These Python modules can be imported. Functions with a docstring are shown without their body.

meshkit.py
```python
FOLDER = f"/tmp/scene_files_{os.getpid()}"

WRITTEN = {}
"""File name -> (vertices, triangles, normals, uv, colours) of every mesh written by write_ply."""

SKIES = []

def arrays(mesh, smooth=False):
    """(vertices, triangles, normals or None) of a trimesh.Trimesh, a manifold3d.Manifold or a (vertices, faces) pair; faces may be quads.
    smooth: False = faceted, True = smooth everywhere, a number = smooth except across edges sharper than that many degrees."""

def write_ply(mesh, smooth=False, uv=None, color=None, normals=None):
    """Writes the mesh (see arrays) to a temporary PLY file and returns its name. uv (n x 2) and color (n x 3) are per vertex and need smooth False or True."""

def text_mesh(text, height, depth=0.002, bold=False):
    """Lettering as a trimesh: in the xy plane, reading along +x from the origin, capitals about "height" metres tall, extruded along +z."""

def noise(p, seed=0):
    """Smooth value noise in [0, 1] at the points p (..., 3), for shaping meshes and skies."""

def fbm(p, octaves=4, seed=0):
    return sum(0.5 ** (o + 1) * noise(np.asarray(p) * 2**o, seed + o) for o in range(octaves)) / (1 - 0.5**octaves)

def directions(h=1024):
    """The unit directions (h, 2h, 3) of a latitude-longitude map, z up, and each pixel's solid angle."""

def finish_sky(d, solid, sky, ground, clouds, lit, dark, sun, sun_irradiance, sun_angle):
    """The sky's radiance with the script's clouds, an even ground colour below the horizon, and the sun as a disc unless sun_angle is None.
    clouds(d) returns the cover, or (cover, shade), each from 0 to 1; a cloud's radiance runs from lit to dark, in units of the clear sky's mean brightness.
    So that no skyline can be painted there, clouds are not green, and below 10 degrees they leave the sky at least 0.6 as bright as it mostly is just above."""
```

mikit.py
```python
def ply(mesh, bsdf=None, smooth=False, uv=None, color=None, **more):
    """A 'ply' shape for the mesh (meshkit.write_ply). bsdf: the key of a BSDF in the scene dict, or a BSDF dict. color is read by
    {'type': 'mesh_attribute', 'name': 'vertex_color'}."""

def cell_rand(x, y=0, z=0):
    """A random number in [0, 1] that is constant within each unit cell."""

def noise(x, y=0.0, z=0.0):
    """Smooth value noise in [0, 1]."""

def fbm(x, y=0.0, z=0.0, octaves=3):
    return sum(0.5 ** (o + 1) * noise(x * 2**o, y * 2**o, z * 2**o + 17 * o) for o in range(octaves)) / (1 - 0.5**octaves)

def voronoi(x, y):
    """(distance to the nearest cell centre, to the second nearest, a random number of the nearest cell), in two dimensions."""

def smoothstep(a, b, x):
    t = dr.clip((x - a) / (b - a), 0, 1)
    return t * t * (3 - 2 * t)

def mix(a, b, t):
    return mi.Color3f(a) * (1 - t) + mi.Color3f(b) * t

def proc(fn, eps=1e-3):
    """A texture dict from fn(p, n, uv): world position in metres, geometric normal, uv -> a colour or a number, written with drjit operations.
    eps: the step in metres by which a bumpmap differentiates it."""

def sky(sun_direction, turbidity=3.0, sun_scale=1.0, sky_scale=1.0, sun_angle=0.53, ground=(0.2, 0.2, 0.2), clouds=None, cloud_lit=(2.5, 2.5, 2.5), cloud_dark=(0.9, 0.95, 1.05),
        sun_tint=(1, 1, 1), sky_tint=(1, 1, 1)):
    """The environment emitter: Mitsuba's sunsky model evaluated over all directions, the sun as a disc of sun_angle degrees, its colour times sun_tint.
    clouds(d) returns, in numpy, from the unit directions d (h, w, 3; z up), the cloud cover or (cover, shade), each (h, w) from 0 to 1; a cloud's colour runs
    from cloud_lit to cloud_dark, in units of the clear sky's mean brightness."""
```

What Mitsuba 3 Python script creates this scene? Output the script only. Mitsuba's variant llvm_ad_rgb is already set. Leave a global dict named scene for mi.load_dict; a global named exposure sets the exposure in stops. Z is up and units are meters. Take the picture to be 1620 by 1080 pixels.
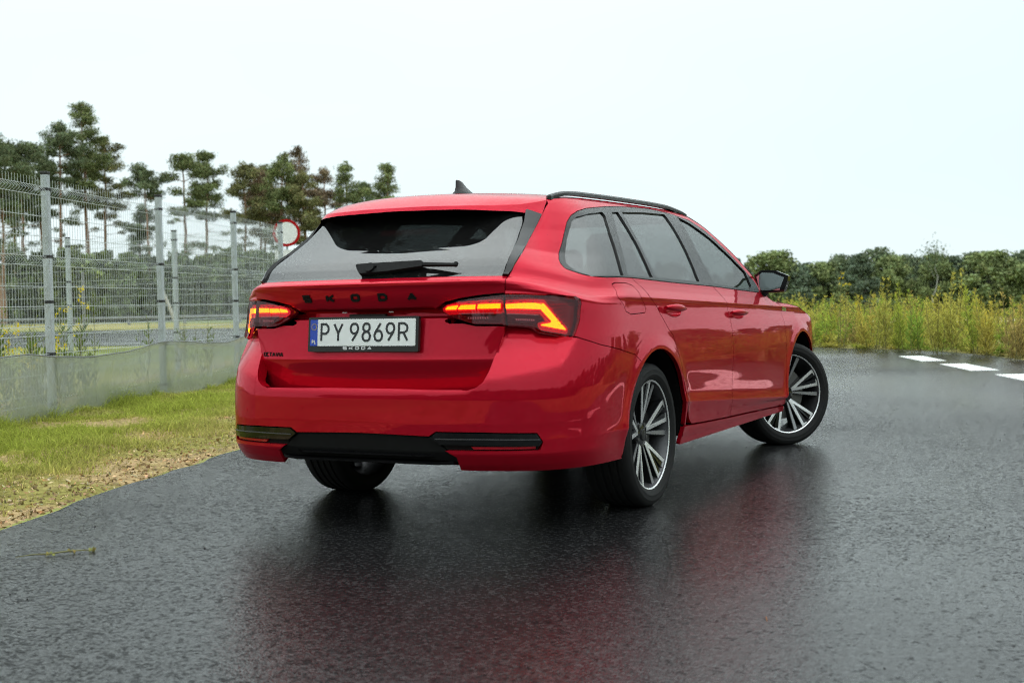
import math
import numpy as np
import trimesh
import shapely
import shapely.ops
from shapely.geometry import Polygon, LineString, Point, MultiPolygon, box
from scipy.interpolate import PchipInterpolator
import drjit as dr
import mitsuba as mi
import meshkit
import mikit
from mikit import proc, noise, fbm, smoothstep, mix

T4 = mi.ScalarTransform4f
scene, labels = {'type': 'scene'}, {}
# ---------------------------------------------------------------- camera, sky, exposure
CAM = np.array([2.976, -5.579, 0.953])
_yaw, _pitch, _roll, _f = 0.4671, -0.0311, -0.0207, 2045.0
_fw = np.array([-math.sin(_yaw) * math.cos(_pitch), math.cos(_yaw) * math.cos(_pitch), math.sin(_pitch)])
_ri = np.array([math.cos(_yaw), math.sin(_yaw), 0.0])
_up = np.cross(_ri, _fw)
_up = -_ri * math.sin(_roll) + _up * math.cos(_roll)
scene['camera'] = {'type': 'thinlens', 'fov': 2 * math.degrees(math.atan(810 / _f)), 'fov_axis': 'x', 'near_clip': 0.05, 'far_clip': 3000.0,
                   'aperture_radius': 0.0055, 'focus_distance': 6.6,
                   'to_world': T4().look_at(origin=CAM.tolist(), target=(CAM + _fw).tolist(), up=_up.tolist())}


def overcast(d):
    """an even cloud layer, brighter overhead than towards the horizon"""
    n = meshkit.fbm(d * np.array([2.0, 2.0, 4.5]) + 3.1, 4, seed=5)
    t = np.clip((d[..., 2] - 0.16) / 0.80, 0, 1)
    t = t * t * (3 - 2 * t)
    side = np.clip(0.5 - 0.5 * (d[..., 0] * -0.80 + d[..., 1] * 0.60), 0, 1)
    return np.ones(d.shape[:2]), np.clip(1.0 - 0.94 * t + (n - 0.5) * 0.10 + 0.10 * side - 0.06, 0, 1)


scene['sky'] = mikit.sky((-0.2, 0.2, 0.95), turbidity=4, sun_scale=0.01, sun_angle=60, clouds=overcast, cloud_lit=(3.9, 4.25, 4.25), cloud_dark=(1.32, 1.54, 1.57), ground=(0.1, 0.1, 0.09))
exposure = 2.5

# ---------------------------------------------------------------- helpers


def free(key):
    if key not in scene and key not in labels and not any(k.startswith(key + '__') for k in scene):
        return key
    n = 1
    while f'{key}_{n:03d}' in scene or f'{key}_{n:03d}' in labels or any(k.startswith(f'{key}_{n:03d}__') for k in scene):
        n += 1
    return f'{key}_{n:03d}'


def tag(key, label=None, cat=None, group=None, kind=None):
    e = labels.setdefault(key, {})
    for k, v in (('label', label), ('category', cat), ('group', group), ('kind', kind)):
        if v:
            e[k] = v
    return key


def add(name, mesh, bsdf, parent=None, smooth=30, to_world=None, color=None, **more):
    """one entry of the scene"""
    key = free(f'{parent}__{name}' if parent else name)
    d = mikit.ply(mesh, bsdf, smooth=smooth, color=color)
    if to_world is not None:
        d['to_world'] = to_world
    d.update(more)
    scene[key] = d
    return key


def add_n(name, v, f, n, bsdf, parent=None, **more):
    """an entry with its own vertex normals"""
    key = free(f'{parent}__{name}' if parent else name)
    path = meshkit.write_ply(trimesh.Trimesh(v, f, process=False), normals=n)
    scene[key] = {'type': 'ply', 'filename': path, 'face_normals': False, 'bsdf': {'type': 'ref', 'id': bsdf}, **more}
    return key


def box_mesh(sx, sy, sz, at=(0, 0, 0), bevel=0.0):
    if bevel <= 0:
        m = trimesh.creation.box((sx, sy, sz))
    else:
        b = bevel
        p = [[i * (sx / 2 - (b if k != 0 else 0)), j * (sy / 2 - (b if k != 1 else 0)), q * (sz / 2 - (b if k != 2 else 0))] for k in range(3) for i in (-1, 1) for j in (-1, 1) for q in (-1, 1)]
        m = trimesh.convex.convex_hull(np.array(p))
    m.apply_translation(at)
    return m


def join(ms):
    return trimesh.util.concatenate(ms)


def tube(points, radius, sides=8, cap=True):
    p = np.asarray(points, float)
    r = np.broadcast_to(radius, (len(p),)).astype(float)
    t = np.gradient(p, axis=0)
    t /= np.linalg.norm(t, axis=1, keepdims=True) + 1e-12
    a = np.cross(t, np.where(np.abs(t[:, 2:]) < 0.9, [[0, 0, 1.0]], [[1.0, 0, 0]]))
    a /= np.linalg.norm(a, axis=1, keepdims=True) + 1e-12
    b = np.cross(t, a)
    an = np.arange(sides) * 2 * np.pi / sides
    v = (p[:, None] + r[:, None, None] * (np.cos(an)[None, :, None] * a[:, None] + np.sin(an)[None, :, None] * b[:, None])).reshape(-1, 3)
    i, j = np.meshgrid(np.arange(len(p) - 1), np.arange(sides), indexing='ij')
    q = np.stack([i * sides + j, i * sides + (j + 1) % sides, (i + 1) * sides + (j + 1) % sides, (i + 1) * sides + j], -1).reshape(-1, 4)
    f = np.vstack([q[:, [0, 2, 1]], q[:, [0, 3, 2]]])
    if cap:
        n = len(v)
        v = np.vstack([v, p[:1], p[-1:]])
        k = np.arange(sides)
        f = np.vstack([f, np.stack([k, (k + 1) % sides, k * 0 + n], 1), np.stack([(len(p) - 1) * sides + (k + 1) % sides, (len(p) - 1) * sides + k, k * 0 + n + 1], 1)])
    m = trimesh.Trimesh(v, f, process=False)
    return m


def lathe_x(profile, seg=72):
    """profile (r, x) turned about the x axis"""
    p = np.asarray(profile, float)
    an = np.arange(seg) * 2 * np.pi / seg
    v = np.stack([np.broadcast_to(p[:, 1][:, None], (len(p), seg)), p[:, 0][:, None] * np.cos(an), p[:, 0][:, None] * np.sin(an)], -1).reshape(-1, 3)
    i, j = np.meshgrid(np.arange(len(p) - 1), np.arange(seg), indexing='ij')
    a, b, c, d = i * seg + j, i * seg + (j + 1) % seg, (i + 1) * seg + (j + 1) % seg, (i + 1) * seg + j
    f = np.vstack([np.stack([a, b, c], -1).reshape(-1, 3), np.stack([a, c, d], -1).reshape(-1, 3)])
    return trimesh.Trimesh(v, f, process=False)


def prism(poly, depth):
    """shapely polygon(s) in xy extruded along +z"""
    gs = [g for g in getattr(poly, 'geoms', [poly]) if not g.is_empty and g.area > 1e-9]
    return join([trimesh.creation.extrude_polygon(g, depth, engine='earcut') for g in gs])


def hull(points):
    return trimesh.convex.convex_hull(np.asarray(points, float))


def frame(o, x, y, z):
    m = np.eye(4)
    m[:3, 0], m[:3, 1], m[:3, 2], m[:3, 3] = x, y, z, o
    return m


STROKES = {  # strokes of wide capitals in a unit box, for emblems and plates
    'S': [[(1, 1), (0, 1), (0, .5), (1, .5), (1, 0), (0, 0)]], 'K': [[(0, 0), (0, 1)], [(1, 1), (.28, .5), (1, 0)], [(0, .5), (.3, .5)]],
    'O': [[(.18, 0), (.82, 0), (1, .18), (1, .82), (.82, 1), (.18, 1), (0, .82), (0, .18), (.18, 0), (.4, 0)]],
    'D': [[(0, 0), (.75, 0), (1, .25), (1, .75), (.75, 1), (0, 1), (0, 0), (.3, 0)]], 'A': [[(0, 0), (.5, 1), (1, 0)], [(.2, .3), (.8, .3)]],
    'C': [[(1, 0), (.2, 0), (0, .2), (0, .8), (.2, 1), (1, 1)]], 'T': [[(0, 1), (1, 1)], [(.5, 1), (.5, 0)]], 'V': [[(0, 1), (.5, 0), (1, 1)]], 'I': [[(.5, 0), (.5, 1)]],
    'P': [[(0, 0), (0, 1), (.62, 1), (.92, .86), (1, .72), (.92, .55), (.62, .43), (0, .43)]], 'Y': [[(0, 1), (.5, .45), (.5, 0)], [(1, 1), (.5, .45)]],
    'R': [[(0, 0), (0, 1), (.62, 1), (.92, .87), (1, .73), (.92, .57), (.62, .46), (0, .46)], [(.55, .46), (1, 0)]],
    '9': [[(.25, 0), (.88, .5), (1, .72), (.9, .9), (.68, 1), (.32, 1), (.1, .9), (0, .72), (.1, .53), (.32, .43), (.62, .43), (.86, .52)]],
    '6': [[(.75, 1), (.12, .5), (0, .28), (.1, .1), (.32, 0), (.68, 0), (.9, .1), (1, .28), (.9, .47), (.68, .57), (.38, .57), (.14, .48)]],
    '8': [[(.5, .54), (.25, .58), (.08, .7), (.1, .88), (.3, 1), (.7, 1), (.9, .88), (.92, .7), (.75, .58), (.5, .54), (.2, .48), (0, .3), (.08, .1), (.3, 0), (.7, 0), (.92, .1), (1, .3), (.8, .48), (.5, .54)]],
    'L': [[(0, 1), (0, 0), (1, 0)]]}


def glyph(ch, w, h, t, depth):
    """a letter as a raised mesh: w wide, h tall, strokes t thick"""
    ls = [LineString([(t / 2 + x * (w - t), t / 2 + y * (h - t)) for x, y in st]).buffer(t / 2, cap_style='flat', join_style='round' if ch in '9685PR' else 'bevel' if ch in 'AV' else 'mitre') for st in STROKES[ch]]
    return prism(shapely.union_all(ls), depth)


# ---------------------------------------------------------------- plain materials


def principled(key, base, rough=0.5, metallic=0.0, spec=0.5, **k):
    scene[key] = {'type': 'twosided', 'bsdf': {'type': 'principled', 'base_color': {'type': 'rgb', 'value': list(base)} if not isinstance(base, dict) else base, 'roughness': rough, 'metallic': metallic, 'specular': spec, **k}}


def gloss(key, base, ior=1.5):
    scene[key] = {'type': 'plastic', 'diffuse_reflectance': {'type': 'rgb', 'value': list(base)}, 'int_ior': ior, 'nonlinear': True}
# ---------------------------------------------------------------- the place: axes along the road
DX, NX = np.array([-0.3875, 0.9219, 0.0]), np.array([0.9219, 0.3875, 0.0])   # along the road away from the camera, and to its right


def tn(t, n, z=0.0):
    return DX * t + NX * n + np.array([0, 0, z])


def terrain(x, y):
    """height of the ground: flat round the road, falling gently away to the right beyond the weeds"""
    x, y = np.asarray(x, float), np.asarray(y, float)
    n = x * NX[0] + y * NX[1]
    t = x * DX[0] + y * DX[1]
    r = np.hypot(n - 9, np.maximum(0, t - 15))
    fall = np.where((n > 9) | (t > 15), np.maximum(0, r), 0.0)
    right = sst(-8, 25, n + 0.25 * (t - 20))
    return -0.012 - 0.016 * np.clip(fall - 8, 0, 170) * right


def sst(a, b, q):
    t = np.clip((q - a) / (b - a), 0, 1)
    return t * t * (3 - 2 * t)


# materials of the ground; p is the world position
def _asphalt_col(p, n, uv):
    big = fbm(p.x * 0.35, p.y * 0.35, 0.0, 3)
    gr = mikit.voronoi(p.x * 95.0, p.y * 95.0)[2]
    k = 0.004 + 0.005 * big + 0.022 * gr * gr * gr * gr
    return mi.Color3f(k, k * 1.02, k * 1.05)


def _asphalt_rough(p, n, uv):
    wet = smoothstep(0.35, 0.65, fbm(p.x * 0.5 + 4.0, p.y * 0.5, 2.0, 4))
    return 0.11 + 0.10 * wet + 0.08 * noise(p.x * 60.0, p.y * 60.0)


def _asphalt_bump(p, n, uv):
    d1, d2, c = mikit.voronoi(p.x * 125.0, p.y * 125.0)
    return (1.0 - smoothstep(0.1, 0.75, d1)) * (0.4 + 0.6 * c) + 0.5 * noise(p.x * 210.0, p.y * 210.0) + 0.35 * noise(p.x * 36.0, p.y * 36.0)


def _asphalt_pits(p, n, uv):
    """where dark hollows lie between the wet stones"""
    a = noise(p.x * 135.0, p.y * 135.0) * 0.62 + noise(p.x * 62.0, p.y * 62.0, 5.0) * 0.38
    wet = fbm(p.x * 0.55 + 9.0, p.y * 0.55, 7.0, 3)
    return 0.60 * smoothstep(0.50, 0.70, a + 0.45 * (wet - 0.5))


scene['asphalt'] = {'type': 'blendbsdf', 'weight': proc(_asphalt_pits),
                    'a': {'type': 'bumpmap', 'scale': 0.00072, 'arbitrary': proc(_asphalt_bump, 1.5e-3),
                          'bsdf': {'type': 'principled', 'base_color': proc(_asphalt_col), 'roughness': proc(_asphalt_rough), 'specular': 0.32}},
                    'b': {'type': 'diffuse', 'reflectance': {'type': 'rgb', 'value': [0.005, 0.005, 0.0052]}}}


def _soil(p, n, uv):
    a = fbm(p.x * 1.3, p.y * 1.3, 0.0, 4)
    b = noise(p.x * 40.0, p.y * 40.0)
    c = mix([0.33, 0.24, 0.125], [0.22, 0.20, 0.065], smoothstep(0.46, 0.64, a))
    return c * (0.65 + 0.6 * b)


scene['soil'] = {'type': 'diffuse', 'reflectance': proc(_soil)}


def _meadow(p, n, uv):
    a = fbm(p.x * 0.06, p.y * 0.06, 0.0, 4)
    b = fbm(p.x * 0.9, p.y * 0.9, 3.0, 3)
    c = mix([0.165, 0.195, 0.06], [0.28, 0.25, 0.10], smoothstep(0.4, 0.62, a))
    return c * (0.6 + 0.8 * b)


scene['meadow'] = {'type': 'diffuse', 'reflectance': proc(_meadow)}
scene['leaf'] = {'type': 'twosided', 'bsdf': {'type': 'diffuse', 'reflectance': {'type': 'mesh_attribute', 'name': 'vertex_color'}}}
scene['leaf_thin'] = {'type': 'principledthin', 'base_color': {'type': 'mesh_attribute', 'name': 'vertex_color'}, 'roughness': 0.55, 'diff_trans': 0.9, 'spec_trans': 0.0}
principled('far_asphalt', (0.16, 0.165, 0.17), 0.45)
principled('pale_field', (0.55, 0.47, 0.30), 0.9)

# ground, one sheet to the horizon
_r = np.concatenate([np.linspace(0, 40, 41), np.geomspace(42, 1500, 40)])
_a = np.linspace(0, 2 * np.pi, 97)
_gx, _gy = -4 + _r[:, None] * np.cos(_a), 8 + _r[:, None] * np.sin(_a)
_gv = np.stack([_gx, _gy, terrain(_gx, _gy)], -1).reshape(-1, 3)
_i, _j = np.meshgrid(np.arange(len(_r) - 1), np.arange(96), indexing='ij')
_q = np.stack([_i * 97 + _j, (_i + 1) * 97 + _j, (_i + 1) * 97 + _j + 1, _i * 97 + _j + 1], -1).reshape(-1, 4)
add('ground', (_gv, _q), 'meadow', smooth=True)
tag('ground', 'flat meadow ground of yellowish green grass round the road', kind='structure')

# the road: left edge along the verge, right edge with the dashed line, bending away to the left at its far end
_left = [(-40, -2.6), (-14, -2.35), (-0.9, -2.045), (2.1, -1.84), (6, -1.75), (12, -2.2), (17, -3.6), (20, -6.0)]
_right = [(30, -4.0), (22, 2.6), (18.6, 4.0), (17.0, 4.85), (16.0, 5.55), (14.4, 6.2), (11.3, 6.42), (4, 6.6), (-14, 7.2), (-40, 7.8)]


def smooth_line(pts, n=12):
    a = np.array(pts, float)
    k = np.arange(len(a))
    q = np.linspace(0, len(a) - 1, n * len(a))
    return np.stack([PchipInterpolator(k, a[:, 0])(q), PchipInterpolator(k, a[:, 1])(q)], 1)


_rng = np.random.default_rng(11)
LEFT, RIGHT = smooth_line(_left), smooth_line(_right)
LEFT[:, 1] += (meshkit.fbm(np.stack([LEFT[:, 0] * 1.7, 0 * LEFT[:, 0], 0 * LEFT[:, 0]], 1), 3) - 0.5) * 0.17


def sheet(outline_tn, z, thick=0.0):
    p = Polygon([tuple(tn(t, n)[:2]) for t, n in outline_tn]).buffer(0)
    v, f = trimesh.creation.triangulate_polygon(p, engine='earcut')
    return trimesh.Trimesh(np.c_[v, np.full(len(v), z)], f, process=False), p


_m, ROAD = sheet(np.vstack([LEFT, RIGHT]), 0.0)
ROAD = ROAD.union(Polygon([(-5, 17), (-13, 17.5), (-20, 21), (-23, 19.5), (-42, 10), (-66, 24), (-43, 38.6), (-37, 41), (-24, 42), (-12, 31)]).buffer(-2).buffer(4).buffer(-2))
_m = trimesh.creation.extrude_polygon(ROAD, 0.05, engine='earcut')
_m.apply_translation([0, 0, -0.05])
add('road', _m, 'asphalt', smooth=False)
tag('road', 'wide wet asphalt road bending away to the left', kind='structure')
scene['road_paint'] = {'type': 'principled', 'base_color': proc(lambda p, n, uv: mix([0.62, 0.63, 0.62], [0.20, 0.20, 0.20], smoothstep(0.60, 0.78, 0.6 * noise(p.x * 26.0, p.y * 26.0) + 0.4 * noise(p.x * 90.0, p.y * 90.0)))), 'roughness': 0.4}
for k in range(7):   # dashes of the edge line
    t0 = 12.02 - 2.40 * k
    a = [tn(t0, 5.02), tn(t0 + 1.60, 5.06), tn(t0 + 1.60, 5.40), tn(t0, 5.36)]
    m = trimesh.creation.extrude_polygon(Polygon([tuple(q[:2]) for q in a]), 0.004, engine='earcut')
    labels[add('road_dash', m, 'road_paint', smooth=False)] = {'kind': 'structure'}

# the verge: a strip of soil with a bumpy top
_t = np.linspace(-14, 22, 260)
_w = np.linspace(0, 1, 26)
_ln = np.interp(_t, LEFT[:, 0], LEFT[:, 1])
_fence_n = np.interp(_t, [-14, 4.42, 12.5, 22], [-4.0, -4.1, -4.35, -4.6])
_tt, _ww = np.meshgrid(_t, _w, indexing='ij')
_nn = (_ln[:, None] + 0.03) * (1 - _ww) + (_fence_n[:, None] - 1.2) * _ww
_vx = _tt[..., None] * DX + _nn[..., None] * NX
_h = (meshkit.fbm(_vx * 2.3, 4, seed=3) - 0.42) * 0.13 * np.minimum(1, _ww * 6) + 0.02 * _ww + np.where(_ww < 0.02, -0.04, 0.0)
_vx[..., 2] = _h
_i, _j = np.meshgrid(np.arange(len(_t) - 1), np.arange(len(_w) - 1), indexing='ij')
_m = len(_w)
_q = np.stack([_i * _m + _j, (_i + 1) * _m + _j, (_i + 1) * _m + _j + 1, _i * _m + _j + 1], -1).reshape(-1, 4)[:, ::-1]
_vm = trimesh.Trimesh(_vx.reshape(-1, 3), np.vstack([_q[:, [0, 1, 2]], _q[:, [0, 2, 3]]]), process=False)
if _vm.face_normals[:, 2].mean() < 0:
    _vm.invert()
add('verge', _vm, 'soil', smooth=True)
tag('verge', 'strip of sandy soil between the road and the fence', kind='structure')


def verge_z(x, y):
    t, n = x * DX[0] + y * DX[1], x * NX[0] + y * NX[1]
    a, b = np.interp(t, _t, _ln) + 0.03, np.interp(t, _t, _fence_n) - 1.2
    w = np.clip((n - a) / (b - a), 0, 1)
    from scipy.ndimage import map_coordinates
    return map_coordinates(_h, [np.interp(t, _t, np.arange(len(_t))), w * (len(_w) - 1)], order=1), w


# ---------------------------------------------------------------- small leaves and blades, with a colour each


def blades(base, height, width, lean, color, seed, seg=2):
    """grass blades: base (n, 3), each a tapering bent strip"""
    r = np.random.default_rng(seed)
    n = len(base)
    a = r.uniform(0, 2 * np.pi, n)
    dirv = np.stack([np.cos(a), np.sin(a), 0 * a], 1)
    side = np.stack([-np.sin(a + r.normal(0, 0.6, n)), np.cos(a + r.normal(0, 0.6, n)), 0 * a], 1)
    rows = []
    for k in range(seg + 1):
        q = k / seg
        c = base + np.array([0, 0, 1.0]) * (height * (q - 0.35 * lean * q * q))[:, None] + dirv * (height * lean * q * q)[:, None]
        w = (width * (1 - q) ** 0.7)[:, None] * 0.5
        rows += [c - side * w, c + side * w] if k < seg else [c]
    V = np.stack(rows, 1)
    m = V.shape[1]
    f = []
    for k in range(seg):
        a0, b0 = 2 * k, 2 * k + 1
        if k < seg - 1:
            f += [[a0, b0, b0 + 2], [a0, b0 + 2, a0 + 2]]
        else:
            f += [[a0, b0, m - 1]]
    F = (np.arange(n)[:, None, None] * m + np.array(f)[None]).reshape(-1, 3)
    C = np.repeat(color, m, axis=0)
    return V.reshape(-1, 3), F, C


def leaves(centres, size, color, seed, flat=0.0, asp=0.6):
    """one small pointed quad per centre, at random angles (flat: how much they lie level)"""
    r = np.random.default_rng(seed)
    n = len(centres)
    a = r.normal(size=(n, 3))
    a[:, 2] *= (1 - flat)
    a /= np.linalg.norm(a, axis=1, keepdims=True) + 1e-9
    b = np.cross(a, r.normal(size=(n, 3)))
    b /= np.linalg.norm(b, axis=1, keepdims=True) + 1e-9
    s = np.broadcast_to(size, (n,))[:, None] * r.uniform(0.6, 1.4, (n, 1))
    V = np.stack([centres - a * s, centres + b * s * asp, centres + a * s, centres - b * s * asp], 1)
    F = (np.arange(n)[:, None, None] * 4 + np.array([[0, 1, 2], [0, 2, 3]])[None]).reshape(-1, 3)
    return V.reshape(-1, 3), F, np.repeat(color, 4, axis=0)


def merge(parts):
    V, F, C, o = [], [], [], 0
    for v, f, c in parts:
        V.append(v)
        F.append(f + o)
        C.append(c)
        o += len(v)
    return np.vstack(V), np.vstack(F), np.vstack(C)


def add_leafy(name, vfc, bsdf='leaf', parent=None, **k):
    v, f, c = vfc
    return add(name, trimesh.Trimesh(v, f, process=False), bsdf, parent, smooth=False, color=np.clip(c, 0.005, 0.95), **k)


def tones(base, n, rng, spread=0.25, warm=0.10):
    c = np.array(base)[None] * np.exp(rng.normal(0, spread, (n, 1)))
    return c * np.exp(rng.normal(0, warm, (n, 3)) * [1, 0.35, 0.7])


# ---------------------------------------------------------------- trees


def limb(p0, p1, r0, r1, rng, sag=0.0, n=5, sides=6):
    q = np.linspace(0, 1, n)[:, None]
    p = p0 * (1 - q) + p1 * q + rng.normal(0, 0.03, (n, 3)) * np.linalg.norm(p1 - p0) * np.sin(np.pi * q)
    p[:, 2] += sag * np.sin(np.pi * q[:, 0])
    return tube(p, r0 + (r1 - r0) * q[:, 0], sides)


def pine_meshes(seed, height, crown_w, crown_h, tone=(0.075, 0.095, 0.045), lean=0.0, size=0.105, dense=1.0, forked=False, clear=0.0):
    """a tall bare trunk and flat tufts of needles on rising limbs"""
    r = np.random.default_rng(seed)
    top = np.array([lean * height, r.normal(0, 0.2), height])
    q = np.linspace(0, 1, 14)[:, None]
    line = np.array([0, 0, -0.2]) * (1 - q) + top * q
    line[:, :2] += np.cumsum(r.normal(0, 0.05, (14, 2)), 0) * np.minimum(1, q * 3)
    trunk = [tube(line, 0.17 * height / 16 * (1 - 0.82 * q[:, 0]) + 0.02, 7)]
    parts, clumps = [], []
    step = 0.62 + 0.12 * r.uniform()
    levels = max(4, int(crown_h / step))
    for lv in range(levels):
        h = (lv + r.uniform(0, 0.6)) / levels                            # 0 the crown's foot, 1 its top
        z = height - crown_h * (1 - h)
        prof = 0.62 + 0.38 * math.sin(math.pi * min(1, h / 0.7)) if h < 0.5 else 1.0 - 0.82 * ((h - 0.5) / 0.5) ** 1.3
        ax = np.array([np.interp(z, line[:, 2], line[:, i]) for i in (0, 1)])
        a0 = r.uniform(0, 2 * math.pi)
        for k in range(int(r.integers(3, 6) * dense + 0.5)):
            if r.uniform() < 0.16:
                continue
            an = a0 + 2 * math.pi * k / 4.5 + r.normal(0, 0.35)
            ln = crown_w * 0.60 * prof * r.uniform(0.45, 1.15)
            rise = 0.55 * h + 0.05 + r.normal(0, 0.08)
            b0 = np.array([ax[0], ax[1], z])
            e = b0 + np.array([math.cos(an), math.sin(an), rise]) * ln
            trunk.append(limb(b0, e, 0.04, 0.012, r, sag=-0.05 * ln, n=4, sides=4))
            m = max(2, int(ln / 0.30))
            for j in range(m):
                f = 0.38 + 0.68 * (j + r.uniform()) / m
                clumps.append((b0 + (e - b0) * f + r.normal(0, 0.10, 3), 0.23 + 0.15 * r.uniform() + 0.05 * crown_w / 3, r.uniform(0.45, 0.8)))
    clumps += [(line[-1] - [0, 0, 0.25 * j], 0.22 + 0.05 * j, 1.0) for j in range(3)]
    for k in range(int(9 * dense)):     # dead lower limbs, some with a last tuft
        z = height - crown_h - r.uniform(0, 1) * (height - crown_h) * 0.45
        an = r.uniform(0, 2 * math.pi)
        b0 = np.array([np.interp(z, line[:, 2], line[:, 0]), np.interp(z, line[:, 2], line[:, 1]), z])
        e = b0 + np.array([math.cos(an), math.sin(an), r.uniform(-0.1, 0.3)]) * r.uniform(0.6, 1.7)
        trunk.append(limb(b0, e, 0.03, 0.008, r, n=4, sides=4))
        if r.uniform() < 0.75:
            clumps.append((e, r.uniform(0.2, 0.4), 0.5))
    for i, (c, rad, fl) in enumerate(clumps):
        n = int(95 * (rad / 0.3) ** 1.6) + 10
        d = np.clip(r.normal(size=(n, 3)), -1.7, 1.7)
        p = c + d * (rad * 0.72) * [1, 1, fl]
        parts.append(leaves(p, size, tones(np.array(tone) * math.exp(r.normal(0, 0.20)), n, r, 0.22, 0.08), seed * 100 + i, asp=0.32))
    return join(trunk), merge(parts)


def broad_meshes(seed, height, width, tone=(0.06, 0.08, 0.03), size=0.30, n_leaf=5200, low=0.08, pointed=0.0):
    """a broad-leaved or bushy tree: crown of clumps from near the ground up"""
    r = np.random.default_rng(seed)
    trunk = [limb(np.array([0, 0, -0.2]), np.array([r.normal(0, 0.3), r.normal(0, 0.3), height * 0.85]), 0.02 * height, 0.03, r, n=8)]
    parts, nb = [], 84
    for k in range(nb):
        h = (k + r.uniform()) / nb
        z = height * (low + (0.97 - low) * h)
        prof = (math.sin(math.pi * min(1, 0.18 + 0.78 * h)) ** 0.7) * (1 - pointed * h)
        rad = width * 0.5 * prof * r.uniform(0.2, 1.0) ** 0.5
        an = r.uniform(0, 2 * math.pi)
        c = np.array([rad * math.cos(an), rad * math.sin(an), z])
        br = width * r.uniform(0.075, 0.13) * (1 - 0.45 * pointed * h)
        if k % 9 == 0:
            trunk.append(limb(np.array([0, 0, z * 0.7]), c, 0.008 * height, 0.01, r, n=4, sides=4))
        n = n_leaf // nb
        d = r.normal(size=(n, 3))
        d /= np.linalg.norm(d, axis=1, keepdims=True)
        p = c + np.clip(r.normal(size=(n, 3)), -1.5, 1.5) * br * 0.62 * [1, 1, 0.85]
        parts.append(leaves(p, size, tones(np.array(tone) * math.exp(r.normal(0, 0.22)), n, r, 0.15, 0.06), seed * 77 + k))
    return join(trunk), merge(parts)


principled('pine_bark', (0.30, 0.18, 0.12), 0.9, spec=0.1)
principled('grey_bark', (0.13, 0.115, 0.10), 0.9, spec=0.1)
principled('pale_bark', (0.45, 0.44, 0.41), 0.8, spec=0.1)


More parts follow.
